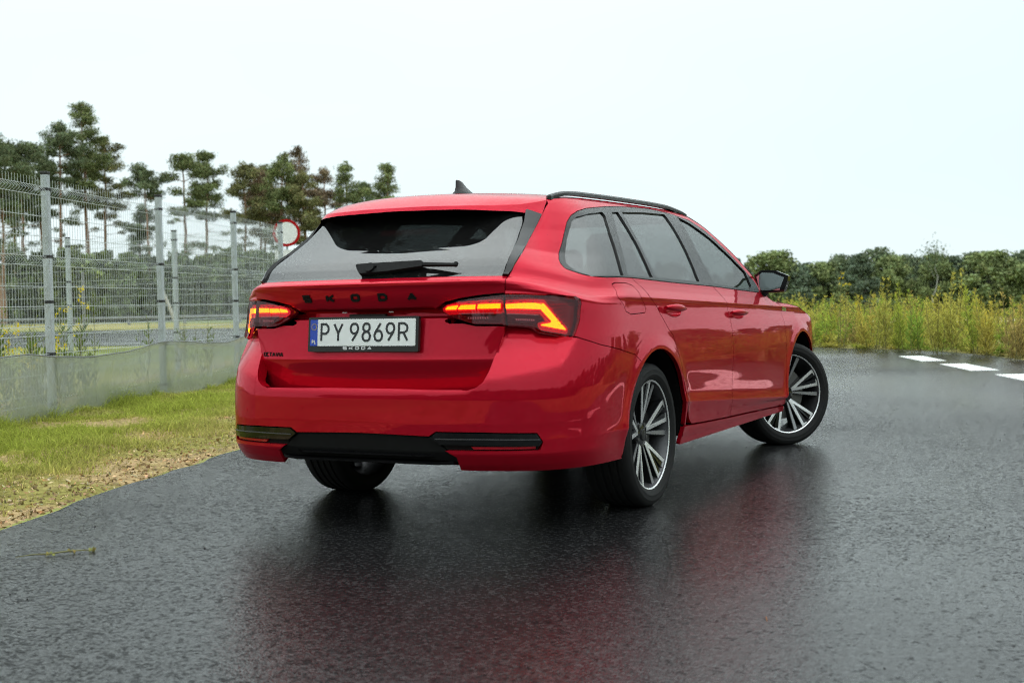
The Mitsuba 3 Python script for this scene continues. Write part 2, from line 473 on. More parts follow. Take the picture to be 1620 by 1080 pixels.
def at_px(px, depth):
    """where something stands that was measured in the photograph at column px and that far away (used once, to lay out the place)"""
    lat = (px - 810) / 2045.0 * depth
    return np.array([CAM[0] - 0.4503 * depth + 0.8929 * lat, CAM[1] + 0.8929 * depth + 0.4503 * lat])


# ---------------------------------------------------------------- woods
PINES = [  # x, y, height, crown width, crown height, tone, label
    (-70.8, 60.3, 13.8, 3.4, 5.5, 0, None), (-75.5, 66.9, 13.8, 4.0, 5.0, 0, None), (-76.9, 71.8, 16.1, 3.6, 6.5, 0, 'dark green pine just left of the tallest pine in the left wood'),
    (-77.0, 75.0, 18.0, 3.2, 8.5, 1, 'tallest pine of the left wood, its slim crown standing above all others'), (-78.9, 78.6, 15.8, 3.8, 7.0, 2, 'brownish dense pine leaning against the right side of the tallest pine'),
    (-69.6, 74.3, 12.2, 3.6, 2.4, 0, 'pine with a flat umbrella crown beside the wide gap in the left wood'), (-68.4, 77.2, 13.4, 3.6, 5.0, 1, 'round crowned pine with a bare reddish trunk right of the umbrella pine'),
    (-70.8, 82.7, 14.2, 3.0, 5.6, 1, None), (-64.2, 79.3, 12.6, 3.4, 5.0, 2, None), (-60.3, 79.0, 13.1, 2.8, 6.0, 1, None), (-61.9, 84.9, 14.2, 3.0, 6.8, 3, 'pine with a rusty brown thinning top above the round red rimmed sign'),
    (-62.2, 88.1, 12.7, 3.2, 6.0, 3, None), (-57.9, 84.7, 12.8, 2.6, 6.5, 1, None), (-60.4, 91.3, 11.9, 2.6, 6.0, 0, None), (-53.7, 84.6, 12.5, 2.6, 6.0, 1, 'last pine on the right of the left wood, its top just over the car roof'),
    (-85.7, 75.1, 14.8, 2.8, 6.0, 0, None), (-86.7, 79.1, 14.8, 3.0, 6.0, 0, None), (-67.8, 86.4, 13.2, 2.9, 6.0, 2, None), (-71.9, 75.2, 9.2, 2.2, 5.0, 0, 'small pine with a leaning trunk standing in the gap of the left wood'),
    (-65.5, 82.9, 12.4, 3.2, 5.6, 3, None), (-58.6, 79.9, 11.6, 2.8, 5.4, 2, None), (-73.5, 63.0, 13.0, 3.2, 5.0, 0, None)]
PINE_LABELS = {0: 'dark pine cut by the left edge of the photo, its crown above the fence', 1: 'broad dark pine between the left edge and the nearest fence post', 6: 'tall thin trunked pine left in the pair of pines above the second fence post', 7: 'denser right hand pine of the pair above the second fence post', 8: 'brownish green pine left in the wide clump of pines left of the sign', 9: 'pine straight above the round red rimmed sign with a full green crown', 11: 'rusty thin pine right behind the brown topped one', 12: 'green pine left of the last pine over the car roof', 13: 'pine half hidden behind the car roof, lower than its neighbours', 15: 'pine behind the broad dark pine at the far left', 16: 'pine whose crown stands straight above the nearest fence post', 17: 'tall pine at the back of the clump above the third fence post', 19: 'rusty brown pine in front of the clump above the third fence post', 20: 'shorter brownish green pine just in front of the brown topped pine', 21: 'dark pine low beside the one at the left edge of the photo'}
_tones = [(0.145, 0.175, 0.095), (0.170, 0.198, 0.085), (0.178, 0.175, 0.078), (0.215, 0.165, 0.105)]
for i, (x, y, h, w, ch, tn_, lab) in enumerate(PINES):
    tr_, cr = pine_meshes(40 + i, h, w, ch, _tones[tn_], lean=0.12 if h < 10 else 0.0 + 0.01 * ((i * 7) % 5 - 2), dense=1.0 if tn_ != 3 else 0.8)
    k = free('pine_tree')
    M = T4().translate([x, y, float(terrain(x, y))])
    labels[k] = {'label': lab or PINE_LABELS[i], 'category': 'tree', 'group': 'pines behind the fence'}
    add('trunk', tr_, 'pine_bark', k, smooth=True, to_world=M)
    labels[add_leafy('crown', cr, parent=k, to_world=M)] = {'kind': 'stuff'}
BUSHES = [(-74.96, 64.88, 5.6, 4.2), (-74.36, 67.42, 5.4, 3.7), (-69.93, 66.29, 5.6, 3.6), (-70.95, 70.26, 5.4, 3.7), (-65.61, 67.35, 5.0, 2.9), (-66.24, 70.39, 4.9, 3.6), (-62.94, 69.82, 5.0, 3.6), (-63.01, 73.14, 4.9, 3.4),
          (-59.98, 72.43, 5.4, 3.6), (-60.14, 75.71, 5.2, 3.7), (-56.16, 73.24, 4.9, 3.3), (-55.44, 75.84, 5.3, 3.6), (-53.71, 76.71, 4.9, 3.6), (-51.76, 77.7, 4.6, 3.6)]
BUSH_LABELS = ['bushy young tree at the left edge below the dark pines', 'bushy young tree left of and touching the nearest fence post', 'dark young tree just right of the second fence line post nearest the left', 'pale green young tree midway between the nearest and the second fence post', 'slim young tree below the leaning small pine', 'young tree just left of the second fence post', 'green young tree right behind the inner fence post in the middle', 'bushy young tree between the middle inner post and the third post', 'dark young tree behind the third fence post', 'young tree just right of the third fence post', 'slim young tree behind the fence below the round sign', 'young tree hidden mostly by the left side of the rear window', 'young tree seen dimly through the car behind the fence end', 'last young tree of the green wall, behind the car roof']
_bp = [broad_meshes(200 + i, 5.0, 4.2, t, size=0.14, n_leaf=7600, low=0.03) for i, t in enumerate([(0.135, 0.17, 0.072), (0.165, 0.20, 0.075), (0.12, 0.15, 0.078)])]
_bply = [(mikit.ply(a, 'grey_bark', smooth=True), mikit.ply(trimesh.Trimesh(b[0], b[1], process=False), 'leaf', smooth=False, color=np.clip(b[2], 0.005, 0.9))) for a, b in _bp]
for i, (x, y, h, w) in enumerate(BUSHES):
    k = free('young_tree')
    M = T4().translate([x, y, float(terrain(x, y))]).rotate([0, 0, 1], i * 77).scale([w / 3.6, w / 3.6, h / 5.0])
    labels[k] = {'label': BUSH_LABELS[i], 'category': 'tree', 'group': 'undergrowth below the pines'}
    scene[k + '__trunk'] = {**_bply[i % 3][0], 'to_world': M}
    scene[k + '__crown'] = {**_bply[(i * 2 + i // 3) % 3][1], 'to_world': M}
# the far wood on the right: single trees in front, a mass behind them
_fp = [broad_meshes(300 + i, 9.0, w, t, size=0.17, n_leaf=11000, low=0.04, pointed=pt) for i, (w, t, pt) in enumerate([(7.5, (0.168, 0.205, 0.118), 0.0), (6.0, (0.140, 0.178, 0.120), 0.35), (7.6, (0.205, 0.245, 0.105), 0.0), (4.6, (0.130, 0.162, 0.120), 0.85)])]
_fply = [(mikit.ply(a, 'grey_bark', smooth=True), mikit.ply(trimesh.Trimesh(b[0], b[1], process=False), 'leaf', smooth=False, color=np.clip(b[2], 0.005, 0.9))) for a, b in _fp]
FAR = [(-48.71, 183.48, 6.1, 7.0, 2, 'lighter green round tree just right of the car mirror'), (-44.36, 181.22, 4.1, 5.5, 1, None), (-43.56, 191.46, 4.8, 4.6, 3, None), (-39.36, 185.47, 4.7, 4.5, 0, None), (-36.16, 184.12, 5.4, 5.0, 1, None),
       (-35.85, 195.53, 6.3, 5.6, 0, 'greyish green tree standing a little above the far wood'), (-35.66, 212.98, 5.7, 5.5, 3, None), (-32.28, 210.73, 5.3, 4.9, 1, None), (-29.38, 211.01, 5.1, 5.4, 3, None), (-24.58, 195.18, 4.9, 5.2, 1, None),
       (-23.04, 206.53, 5.5, 6.8, 0, None), (-19.08, 190.79, 5.2, 7.8, 2, 'broad bright green tree in the far wood near the right edge'), (-14.23, 199.73, 5.5, 5.8, 0, None), (-54.48, 199.79, 4.5, 6.2, 1, None),
       (-46.4, 186.0, 3.9, 5.4, 0, None), (-41.4, 184.0, 4.3, 5.0, 2, None), (-33.0, 190.0, 5.0, 5.2, 2, None), (-28.0, 197.0, 4.4, 5.4, 0, None), (-26.2, 190.0, 4.0, 5.2, 2, None), (-21.0, 196.0, 4.6, 5.4, 3, None)]
FAR_LABELS = {1: 'dark small tree right of the light round tree by the mirror', 2: 'narrow dark spruce left of the stem with yellow flowers', 3: 'low green tree behind the stem with yellow flowers', 4: 'dark pointed tree right of the stem with yellow flowers', 6: 'narrow dark spruce at the back above the green spreading weed', 7: 'dark tree top at the back above the first road dash', 8: 'narrow dark spruce at the back just left of the tallest weed', 9: 'dark pointed tree straight behind the tip of the tallest weed', 10: 'greyish green tree right of the tallest weed', 12: 'green tree cut by the right edge of the photo', 13: 'dark tree top half hidden behind the door mirror', 14: 'low green tree behind the right side of the mirror', 15: 'bright green bush below the narrow dark spruce', 16: 'bright green low tree above the plumed weeds in the middle', 17: 'low greyish green tree behind the birch', 18: 'bright green low tree at the foot of the birch', 19: 'narrow spruce top rising behind the broad bright green tree'}
for i, (x, y, h, w, pr, lab) in enumerate(FAR):
    k = free('far_tree')
    z = float(terrain(x, y))
    M = T4().translate([x, y, z]).rotate([0, 0, 1], i * 61).scale([w / 4.5, w / 4.5, (h + 0.95 - z) / 8.7])
    labels[k] = {'label': lab or FAR_LABELS[i], 'category': 'tree', 'group': 'trees along the front of the far wood'}
    scene[k + '__trunk'] = {**_fply[pr][0], 'to_world': M}
    scene[k + '__crown'] = {**_fply[pr][1], 'to_world': M}
# a pale birch stem at the front of the far wood
x, y, h = -25.85, 183.9, 8.2
k = free('birch_tree')
z = float(terrain(x, y))
r = np.random.default_rng(82)
labels[k] = {'label': 'thin birch with a pale stem before the dark far wood', 'category': 'tree'}
add('trunk', join([limb(np.array([x, y, z]), np.array([x + 0.3, y, z + h]), 0.10, 0.03, r, n=7), limb(np.array([x, y, z + h * 0.7]), np.array([x - 0.7, y, z + h * 0.95]), 0.04, 0.02, r)]), 'pale_bark', k, smooth=True)
c = np.array([x, y, z + h]) + r.normal(size=(900, 3)) * [0.9, 0.9, 1.1]
add_leafy('crown', leaves(c, 0.14, tones((0.11, 0.14, 0.07), 900, r), 9), parent=k)
# the mass of the woods: further rows, and the wood to the right of and behind the camera that the paint reflects
for i in range(4):
    scene[f'wood_kind_{i}'] = {'type': 'shapegroup', 'a': {**_fply[i][0]}, 'b': {**_fply[i][1]}}
r = np.random.default_rng(77)
WOOD = [(-11.15, 197.05, 1.05), (-7.09, 202.23, 1.0), (-2.5, 196.0, 1.1), (3.0, 199.0, 1.0)]
for x in np.arange(-150, 40, 4.4):
    for row in range(2):
        WOOD.append((x + r.normal(0, 0.8), 214 + 9 * row + 0.08 * x + r.normal(0, 1.5) , r.uniform(0.80, 1.16)))
for be in np.arange(3, 215, 2.6):
    R_ = np.interp(be, [3, 25, 60, 215], [190, 120, 74, 66])
    for row in range(2):
        q = math.radians(be + r.normal(0, 0.5))
        WOOD.append(((R_ + 8 * row) * math.sin(q), (R_ + 8 * row) * math.cos(q), r.uniform(0.75, 1.35)))
for i, (x, y, s_) in enumerate(WOOD):
    z = float(terrain(x, y))
    scene[f'wood__{i + 1:03d}'] = {'type': 'instance', 'to_world': T4().translate([x, y, z]).rotate([0, 0, 1], float(r.uniform(0, 360))).scale(float(s_)), 'g': {'type': 'ref', 'id': f'wood_kind_{int(r.integers(0, 4))}'}}
tag('wood', 'dark mixed wood closing off the meadow', 'wood', kind='stuff')
# bushes between the pines further back on the left
for i, x in enumerate(np.linspace(-104, -48, 26)):
    scene[f'undergrowth__{i + 1:03d}'] = {'type': 'instance', 'to_world': T4().translate([float(x), float(84 + 0.62 * (x + 78) + r.normal(0, 2.0)), 0.0]).rotate([0, 0, 1], float(r.uniform(0, 360))).scale([1.1, 1.1, 0.55]), 'g': {'type': 'ref', 'id': f'wood_kind_{i % 3}'}}
tag('undergrowth', 'low dark undergrowth under the pines', 'undergrowth', kind='stuff')

# ---------------------------------------------------------------- the mesh fence with its plastic sheet
principled('galvanised', proc(lambda p, n, uv: mi.Color3f(0.40, 0.44, 0.455) * (0.82 + 0.36 * fbm(p.x * 14.0, p.y * 14.0, p.z * 9.0, 3))), 0.5, 0.35)
principled('fence_wire', (0.50, 0.54, 0.54), 0.5, 0.2)
FENCE = [(-3.90, -2.06), (-4.77, 0.28), (-5.64, 2.62), (-6.50, 4.98), (-7.40, 7.33), (-8.28, 9.46)]
FENCE2 = [(-8.28, 9.46), (-10.62, 9.90), (-13.10, 10.15), (-15.58, 10.40), (-18.06, 10.65)]
HT = 2.13


def wire(points, r):
    return tube(points, r, 4, cap=False)


def fence_panel(a, b, z0, wires=49):
    a, b = np.array([*a, 0.0]), np.array([*b, 0.0])
    u = b - a
    L = np.linalg.norm(u)
    u /= L
    w = np.array([u[1], -u[0], 0.0])
    zs, off = [], []
    for z in (0.10, 0.16, 0.20, 0.24, 0.74, 0.78, 0.82, 1.34, 1.38, 1.42, 1.94, 1.98, 2.02, 2.09):
        zs.append(z)
        off.append(0.045 if z in (0.20, 0.78, 1.38, 1.98) else 0.0)
    ms = []
    for k in range(wires):
        x = 0.03 + (L - 0.06) * k / (wires - 1)
        ms.append(wire([a + u * x + w * o + [0, 0, z + z0] for z, o in zip(zs, off)], 0.0023))
    for z in (0.16, 0.24, 0.41, 0.58, 0.74, 0.82, 0.99, 1.16, 1.34, 1.42, 1.59, 1.76, 1.94, 2.02):
        ms.append(wire([a + w * 0.005 + [0, 0, z + z0], b + w * 0.005 + [0, 0, z + z0]], 0.0026))
    return join(ms)


def build_fence(pts, key, label, first=0, z0=0.0):
    k = free(key)
    labels[k] = {'label': label, 'category': 'fence'}
    for i, p in enumerate(pts):
        if i < first:
            continue
        u = np.array(pts[min(i + 1, len(pts) - 1)]) - np.array(pts[max(i - 1, 0)])
        an = math.degrees(math.atan2(u[1], u[0]))
        M = T4().translate([p[0], p[1], z0]).rotate([0, 0, 1], an)
        po = add('post', box_mesh(0.06, 0.062, HT + 0.3, (0, 0, HT / 2 - 0.15), 0.006), 'galvanised', k, to_world=M)
        add('post_cap', box_mesh(0.066, 0.068, 0.025, (0, 0, HT + 0.011), 0.004), 'black_plastic', po, to_world=M)
        for z in (2.0, 1.42, 1.03, 0.58, 0.15):
            add('clip', box_mesh(0.069, 0.071, 0.026, (0, 0, z), 0.003), 'black_plastic', po, to_world=M)
    for i in range(len(pts) - 1):
        q = add('wire_panel', fence_panel(pts[i], pts[i + 1], z0), 'fence_wire', k, smooth=True)
        labels[q] = {'kind': 'stuff'}
    return k


principled('black_plastic', (0.012, 0.012, 0.012), 0.6)
build_fence(FENCE, 'mesh_fence', 'galvanised mesh fence with square posts running along the grass verge')
build_fence(FENCE2, 'mesh_fence', 'further mesh fence turning off to the left behind the first one', first=1)
# the translucent sheet tied to the foot of the fence
_fl = [np.array([*p, 0.0]) for p in FENCE]
_seg = np.concatenate([[0], np.cumsum([np.linalg.norm(_fl[i + 1] - _fl[i]) for i in range(len(_fl) - 1)])])
_u = np.linspace(0, _seg[-1], 420)
_base = np.stack([np.interp(_u, _seg, [p[i] for p in _fl]) for i in range(3)], 1)
_side = np.array([0.937, 0.35, 0.0])
_rows = []
_top = 0.56 + 0.035 * np.sin(_u * 1.9) + 0.05 * (meshkit.fbm(np.stack([_u * 0.9, _u * 0, _u * 0], 1), 3) - 0.5)
for q in np.linspace(0, 1, 16):
    z = -0.05 + (_top + 0.05) * q
    p = np.stack([_u * 2.1, z * 1.2, _u * 0 + 4], 1)
    fold = (meshkit.fbm(p, 4, seed=9) - 0.5) * 0.10 + 0.03 * np.exp(-((_u - 9.7) / 0.10) ** 2) * np.sin(q * 3) - 0.05 * np.exp(-((_u - 9.45 + 0.3 * q) / 0.12) ** 2)
    o = 0.050 + np.maximum(-0.012, fold) + (0.012 if q > 0.97 else 0)
    _rows.append(_base + _side * o[:, None] + np.stack([0 * _u, 0 * _u, z], 1))
_V = np.stack(_rows, 1)
_i, _j = np.meshgrid(np.arange(419), np.arange(15), indexing='ij')
_q = np.stack([_i * 16 + _j, (_i + 1) * 16 + _j, (_i + 1) * 16 + _j + 1, _i * 16 + _j + 1], -1).reshape(-1, 4)
scene['plastic_sheet_skin'] = {'type': 'blendbsdf', 'weight': 0.58, 'a': {'type': 'thindielectric', 'int_ior': 1.35, 'specular_transmittance': {'type': 'rgb', 'value': [0.86, 0.90, 0.86]}},
                               'b': {'type': 'principledthin', 'base_color': proc(lambda p, n, uv: mix([0.30, 0.32, 0.27], [0.46, 0.49, 0.44], fbm(p.x * 1.1, p.y * 1.1, p.z * 2.0, 4))), 'roughness': 0.4, 'diff_trans': 1.0, 'spec_trans': 0.0}}
add('plastic_sheet', (_V.reshape(-1, 3), _q), 'plastic_sheet_skin', smooth=True)
tag('plastic_sheet', 'greyish translucent plastic sheet tied along the foot of the mesh fence', 'plastic sheet')
add('hem', tube(_rows[-1] + [0, 0, 0.003], 0.006, 5), 'far_asphalt', 'plastic_sheet', smooth=True)

# ---------------------------------------------------------------- sign, far things on the left
k = free('round_sign')
labels[k] = {'label': 'round white road sign with a red rim on a post behind the fence', 'category': 'road sign'}
gloss('sign_white', (0.92, 0.92, 0.90))
gloss('sign_red', (0.62, 0.02, 0.03))
_sx, _sy = -19.35, 24.55
_face = frame([_sx, _sy, 3.03], [0.857, 0.515, 0], [0, 0, 1], [0.515, -0.857, 0])


def sign_part(name, poly, z0, d, bs):
    m = prism(poly, d)
    m.apply_translation([0, 0, z0])
    m.apply_transform(_face)
    return add(name, m, bs, k, smooth=False)


sign_part('disc', Point(0, 0).buffer(0.385, 32), 0.0, 0.015, 'sign_white')
sign_part('rim', Point(0, 0).buffer(0.39, 32).difference(Point(0, 0).buffer(0.31, 32)), 0.012, 0.008, 'sign_red')
sign_part('tablet', box(-0.32, -0.72, 0.32, -0.50).buffer(0.02), 0.0, 0.012, 'sign_white')
add('post', tube([(_sx - 0.03, _sy + 0.05, -0.1), (_sx - 0.03, _sy + 0.05, 3.3)], 0.035, 10), 'galvanised', k)
kk = add('low_barrier', join([tube([(-78, 42, 0.42), (-30, 68, 0.42)], 0.10, 6)] + [box_mesh(0.14, 0.14, 0.9, (-78 + 48 * q, 42 + 26 * q, 0.1)) for q in np.linspace(0, 1, 17)]), 'far_asphalt')
tag(kk, 'long low grey barrier across the meadow before the left wood', 'barrier')
kk = add('concrete_post', box_mesh(0.14, 0.14, 3.1, (-50.5, 47.8, 1.5), 0.02), 'far_asphalt')
tag(kk, 'thin grey post standing alone in the meadow seen through the fence', 'post')
kk = add('leaning_stem', tube([(-49.9, 54.6, 0), (-50.2, 54.2, 1.4), (-50.6, 53.9, 2.7)], [0.11, 0.09, 0.06], 8), 'pale_bark')
tag(kk, 'pale bare stem leaning to the left at the edge of the left wood', 'stem')
# the pale stubble field on the right
_fx, _fy = np.meshgrid(np.linspace(-30, 60, 40), np.linspace(62, 104, 20), indexing='ij')
_fz = terrain(_fx, _fy) + 0.03
_i, _j = np.meshgrid(np.arange(39), np.arange(19), indexing='ij')
_q = np.stack([_i * 20 + _j, (_i + 1) * 20 + _j, (_i + 1) * 20 + _j + 1, _i * 20 + _j + 1], -1).reshape(-1, 4)
add('field', (np.stack([_fx, _fy, _fz], -1).reshape(-1, 3), _q), 'pale_field', smooth=True)
tag('field', 'pale sandy stubble field beyond the weeds', kind='structure')

# ---------------------------------------------------------------- grass of the verge and behind the fence
r = np.random.default_rng(5)
_N = 90000
_pt = r.uniform(-3.2, 12.5, _N * 2)
_pw = r.uniform(0.0, 1.0, _N * 2) ** 0.9
_pn = (np.interp(_pt, _t, _ln) + 0.03) * (1 - _pw) + (np.interp(_pt, _t, _fence_n) - 0.25) * _pw
_p3 = _pt[:, None] * DX + _pn[:, None] * NX
_pz, _ = verge_z(_p3[:, 0], _p3[:, 1])
_p3[:, 2] = _pz - 0.01
_d = meshkit.fbm(_p3 * [1.4, 1.4, 0], 4, seed=21)
_cov = sst(0.10, 0.42, _pw) * sst(0.33, 0.50, _d + 0.10 * _pw) + 0.10 * sst(0.03, 0.12, _pw)
_keep = r.uniform(size=len(_pw)) < np.maximum(_cov, 0.02 + 0.9 * sst(0.82, 0.95, _pw))
_p3, _pw, _d = _p3[_keep], _pw[_keep], _d[_keep]
_n = len(_p3)
_dry = np.clip(sst(0.55, 0.15, _pw) * 0.75 + sst(0.52, 0.40, _d) * 0.5 + r.normal(0, 0.15, _n), 0, 1)[:, None]
_dry *= 0.78 * (1 - 0.8 * sst(0.75, 0.95, _pw))[:, None]
_col = (np.array([0.285, 0.33, 0.055]) * (1 - _dry) + np.array([0.46, 0.37, 0.15]) * _dry) * np.exp(r.normal(0, 0.28, (_n, 1)))
_hh = (0.045 + 0.05 * r.uniform(size=_n) ** 2 + 0.13 * sst(0.80, 0.97, _pw) * r.uniform(0.4, 1.2, _n)) * (0.7 + 0.9 * sst(0.4, 0.65, _d))
add_leafy('verge_grass', blades(_p3, _hh, 0.0055 + 0.002 * r.uniform(size=_n), 0.35 + 0.7 * r.uniform(size=_n), _col, 6), 'leaf_thin')
tag('verge_grass', 'short green and straw coloured grass on the verge along the fence', 'grass', kind='stuff')
# dead stalks and crumbs along the edge of the asphalt
_n = 13000
_pt, _pw = r.uniform(-3.2, 9.0, _n), r.uniform(0, 1, _n) ** 1.7 * 0.42
_pn = (np.interp(_pt, _t, _ln) + 0.06) * (1 - _pw) + (np.interp(_pt, _t, _fence_n) - 0.25) * _pw
_p3 = _pt[:, None] * DX + _pn[:, None] * NX
_p3[:, 2] = verge_z(_p3[:, 0], _p3[:, 1])[0] + 0.004
_c = tones((0.36, 0.27, 0.15), _n, r, 0.40, 0.12)
add_leafy('verge_litter', leaves(_p3, r.uniform(0.004, 0.022, _n), _c, 8, flat=0.3, asp=0.35), 'leaf')
tag('verge_litter', 'dry stalks and crumbs of soil along the edge of the asphalt', 'litter', kind='stuff')
_n = 60000
_q1 = r.uniform(0, 1, _n) ** 0.8
_pp = np.stack([r.uniform(-26, -4, _n), r.uniform(0.5, 26, _n), np.zeros(_n)], 1)
_pn = _pp @ NX
_inside = (_pn < -4.15) & ~shapely.contains_xy(ROAD.buffer(0.3), _pp[:, 0], _pp[:, 1]) & (_pp[:, 1] > -4.0 * (_pp[:, 0] + 4.9))
_pp = _pp[_inside]
_pp[:, 2] = terrain(_pp[:, 0], _pp[:, 1]) - 0.01
_n = len(_pp)
_d = meshkit.fbm(_pp * [0.5, 0.5, 0], 3, seed=31)
_dry = np.clip(sst(0.6, 0.4, _d) + r.normal(0, 0.2, _n), 0, 1)[:, None]
_col = (np.array([0.25, 0.29, 0.06]) * (1 - _dry) + np.array([0.40, 0.35, 0.14]) * _dry) * np.exp(r.normal(0, 0.25, (_n, 1)))
add_leafy('meadow_grass', blades(_pp, 0.08 + 0.22 * r.uniform(size=_n) ** 2, 0.012 + 0 * _d, 0.3 + 0.5 * r.uniform(size=_n), _col, 12), 'leaf_thin')
tag('meadow_grass', 'longer meadow grass behind the mesh fence', 'grass', kind='stuff')


# ---------------------------------------------------------------- tall weeds


def weed(seed, height, tone, plume=0.35, n=230, spread=0.16, flower=None, leaf=0.055):
    r = np.random.default_rng(seed)
    stems, parts = [], []
    ns = r.integers(3, 6)
    for k in range(ns):
        b = np.array([r.normal(0, 0.05), r.normal(0, 0.05), -0.02])
        tip = np.array([b[0] + r.normal(0, spread * 0.55), b[1] + r.normal(0, spread * 0.55), height * r.uniform(0.62, 1.0) if k else height])
        q = np.linspace(0, 1, 7)[:, None]
        line = b * (1 - q) + tip * q + np.array([r.normal(0, 0.03), r.normal(0, 0.03), 0]) * np.sin(np.pi * q)
        stems.append(tube(line, 0.005 * (1 - 0.7 * q[:, 0]) + 0.0012, 4, cap=False))
        m = n // ns
        h = r.uniform(0.12, 1.0, m)
        rad = np.where(h > 1 - plume, 0.05 * (1.02 - h) / plume + 0.012, 0.045 + 0.05 * (1 - h)) * r.uniform(0.3, 1.3, m)
        an = r.uniform(0, 2 * np.pi, m)
        c = np.stack([np.interp(h, q[:, 0], line[:, i]) for i in range(3)], 1) + np.stack([rad * np.cos(an), rad * np.sin(an), 0.2 * rad], 1)
        up = np.stack([np.cos(an) * 0.6, np.sin(an) * 0.6, r.uniform(0.5, 1.2, m)], 1)
        up /= np.linalg.norm(up, axis=1, keepdims=True)
        sd_ = np.cross(up, r.normal(size=(m, 3)))
        sd_ /= np.linalg.norm(sd_, axis=1, keepdims=True)
        s = (leaf * r.uniform(0.4, 1.1, m) * np.where(h > 1 - plume, 0.5, 1.0))[:, None]
        V = np.stack([c - up * s, c + sd_ * s * 0.22, c + up * s, c - sd_ * s * 0.22], 1)
        F = (np.arange(m)[:, None, None] * 4 + np.array([[0, 1, 2], [0, 2, 3]])[None]).reshape(-1, 3)
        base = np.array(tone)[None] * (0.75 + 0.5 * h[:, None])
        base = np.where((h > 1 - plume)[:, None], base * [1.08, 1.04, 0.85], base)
        parts.append((V.reshape(-1, 3), F, np.repeat(base * np.exp(r.normal(0, 0.25, (m, 1))), 4, axis=0)))
    fl = None
    if flower is not None:
        m = flower
        c = np.array([[r.normal(0, 0.045), r.normal(0, 0.045), height * (1 - 0.35 * r.uniform() ** 1.5)] for _ in range(m)]) + tip * [1, 1, 0] * 0.8
        cc = np.repeat(c, 7, 0) + r.normal(0, 0.012, (m * 7, 3))
        fl = leaves(cc, 0.0125, np.tile([[0.75, 0.60, 0.03]], (m * 7, 1)) * r.uniform(0.8, 1.15, (m * 7, 1)), seed)
    return join(stems), merge(parts), fl


principled('weed_stem', (0.16, 0.15, 0.06), 0.7, spec=0.2)
_tw = [(0.36, 0.37, 0.070), (0.42, 0.36, 0.080), (0.27, 0.37, 0.065), (0.44, 0.41, 0.10), (0.36, 0.28, 0.10), (0.32, 0.37, 0.065), (0.21, 0.34, 0.06)]
for i, t_ in enumerate(_tw):
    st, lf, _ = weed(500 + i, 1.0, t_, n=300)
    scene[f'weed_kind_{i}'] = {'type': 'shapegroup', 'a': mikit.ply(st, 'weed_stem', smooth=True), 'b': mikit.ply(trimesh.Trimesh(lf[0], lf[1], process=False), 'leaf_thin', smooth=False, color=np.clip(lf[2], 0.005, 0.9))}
r = np.random.default_rng(15)
_ri = LineString([tuple(tn(t, n)[:2]) for t, n in RIGHT])
cnt = 0
_L = _ri.length
for s_ in np.arange(0, _L, 0.034):
    p = np.array(_ri.interpolate(s_).coords[0])
    t = p @ DX[:2]
    if not (4.5 < t < 30) or cnt > 2500:
        continue
    g = np.array(_ri.interpolate(min(_L, s_ + 0.1)).coords[0]) - np.array(_ri.interpolate(max(0, s_ - 0.1)).coords[0])
    o = np.array([-g[1], g[0]]) / np.linalg.norm(g)
    if (p + o - tn(10, 2)[:2]) @ o < 0:
        o = -o
    back = 0.12 + 3.6 * r.uniform() ** 1.35
    q = p + o * back
    patchn = float(meshkit.fbm(np.array([[q[0] * 0.45, q[1] * 0.45, 1.0]]), 3, seed=4)[0])
    h = (0.30 + 0.62 * sst(0.1, 1.1, back) * r.uniform(0.75, 1.12) + 0.50 * (patchn - 0.5)) * (0.55 if back < 0.3 else 1.0)
    kind = int(np.clip((patchn - 0.25) * 12 + r.normal(0, 1.3), 0, 6.9))
    cnt += 1
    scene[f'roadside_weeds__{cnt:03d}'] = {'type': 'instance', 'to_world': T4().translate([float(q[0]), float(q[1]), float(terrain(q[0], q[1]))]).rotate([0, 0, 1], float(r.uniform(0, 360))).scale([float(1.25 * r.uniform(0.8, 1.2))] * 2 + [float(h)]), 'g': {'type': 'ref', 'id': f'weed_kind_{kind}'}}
tag('roadside_weeds', 'dense yellowish green weeds along the far side of the road', 'weeds', kind='stuff')
# the weeds that stand out singly above the rest
TALL = [(1512, 19.0, 1.36, 3, 0, 'tallest feathery weed on the right, its tip reaching up before the far wood'), (1545, 18.5, 1.12, 5, 0, 'pair of upright weeds just right of the tallest weed'), (1568, 18.0, 1.02, 1, 0, 'bushy brownish weed head right of the tallest weed'),
        (1484, 19.0, 1.05, 3, 0, 'slim yellow weed left of the tallest weed'), (1393, 20.5, 1.26, 3, 0, 'feathery weed with several tall plumes in the middle of the weeds'), (1424, 20.5, 1.16, 5, 0, 'spreading green weed with pointed tips right of the plumed weed'),
        (1331, 22.0, 1.36, 4, 9, 'thin dark stem carrying yellow flowers high above the weeds'), (1376, 21.5, 0.95, 1, 6, 'weed with small yellow flowers low in the middle of the weeds'), (1276, 23.0, 1.02, 3, 0, 'weed plume closest to the car bonnet'),
        (1605, 16.8, 1.0, 4, 0, 'brownish weed at the right edge of the photo'), (1452, 19.6, 1.02, 2, 0, 'leafy green weed standing between the dashes and the pale field')]
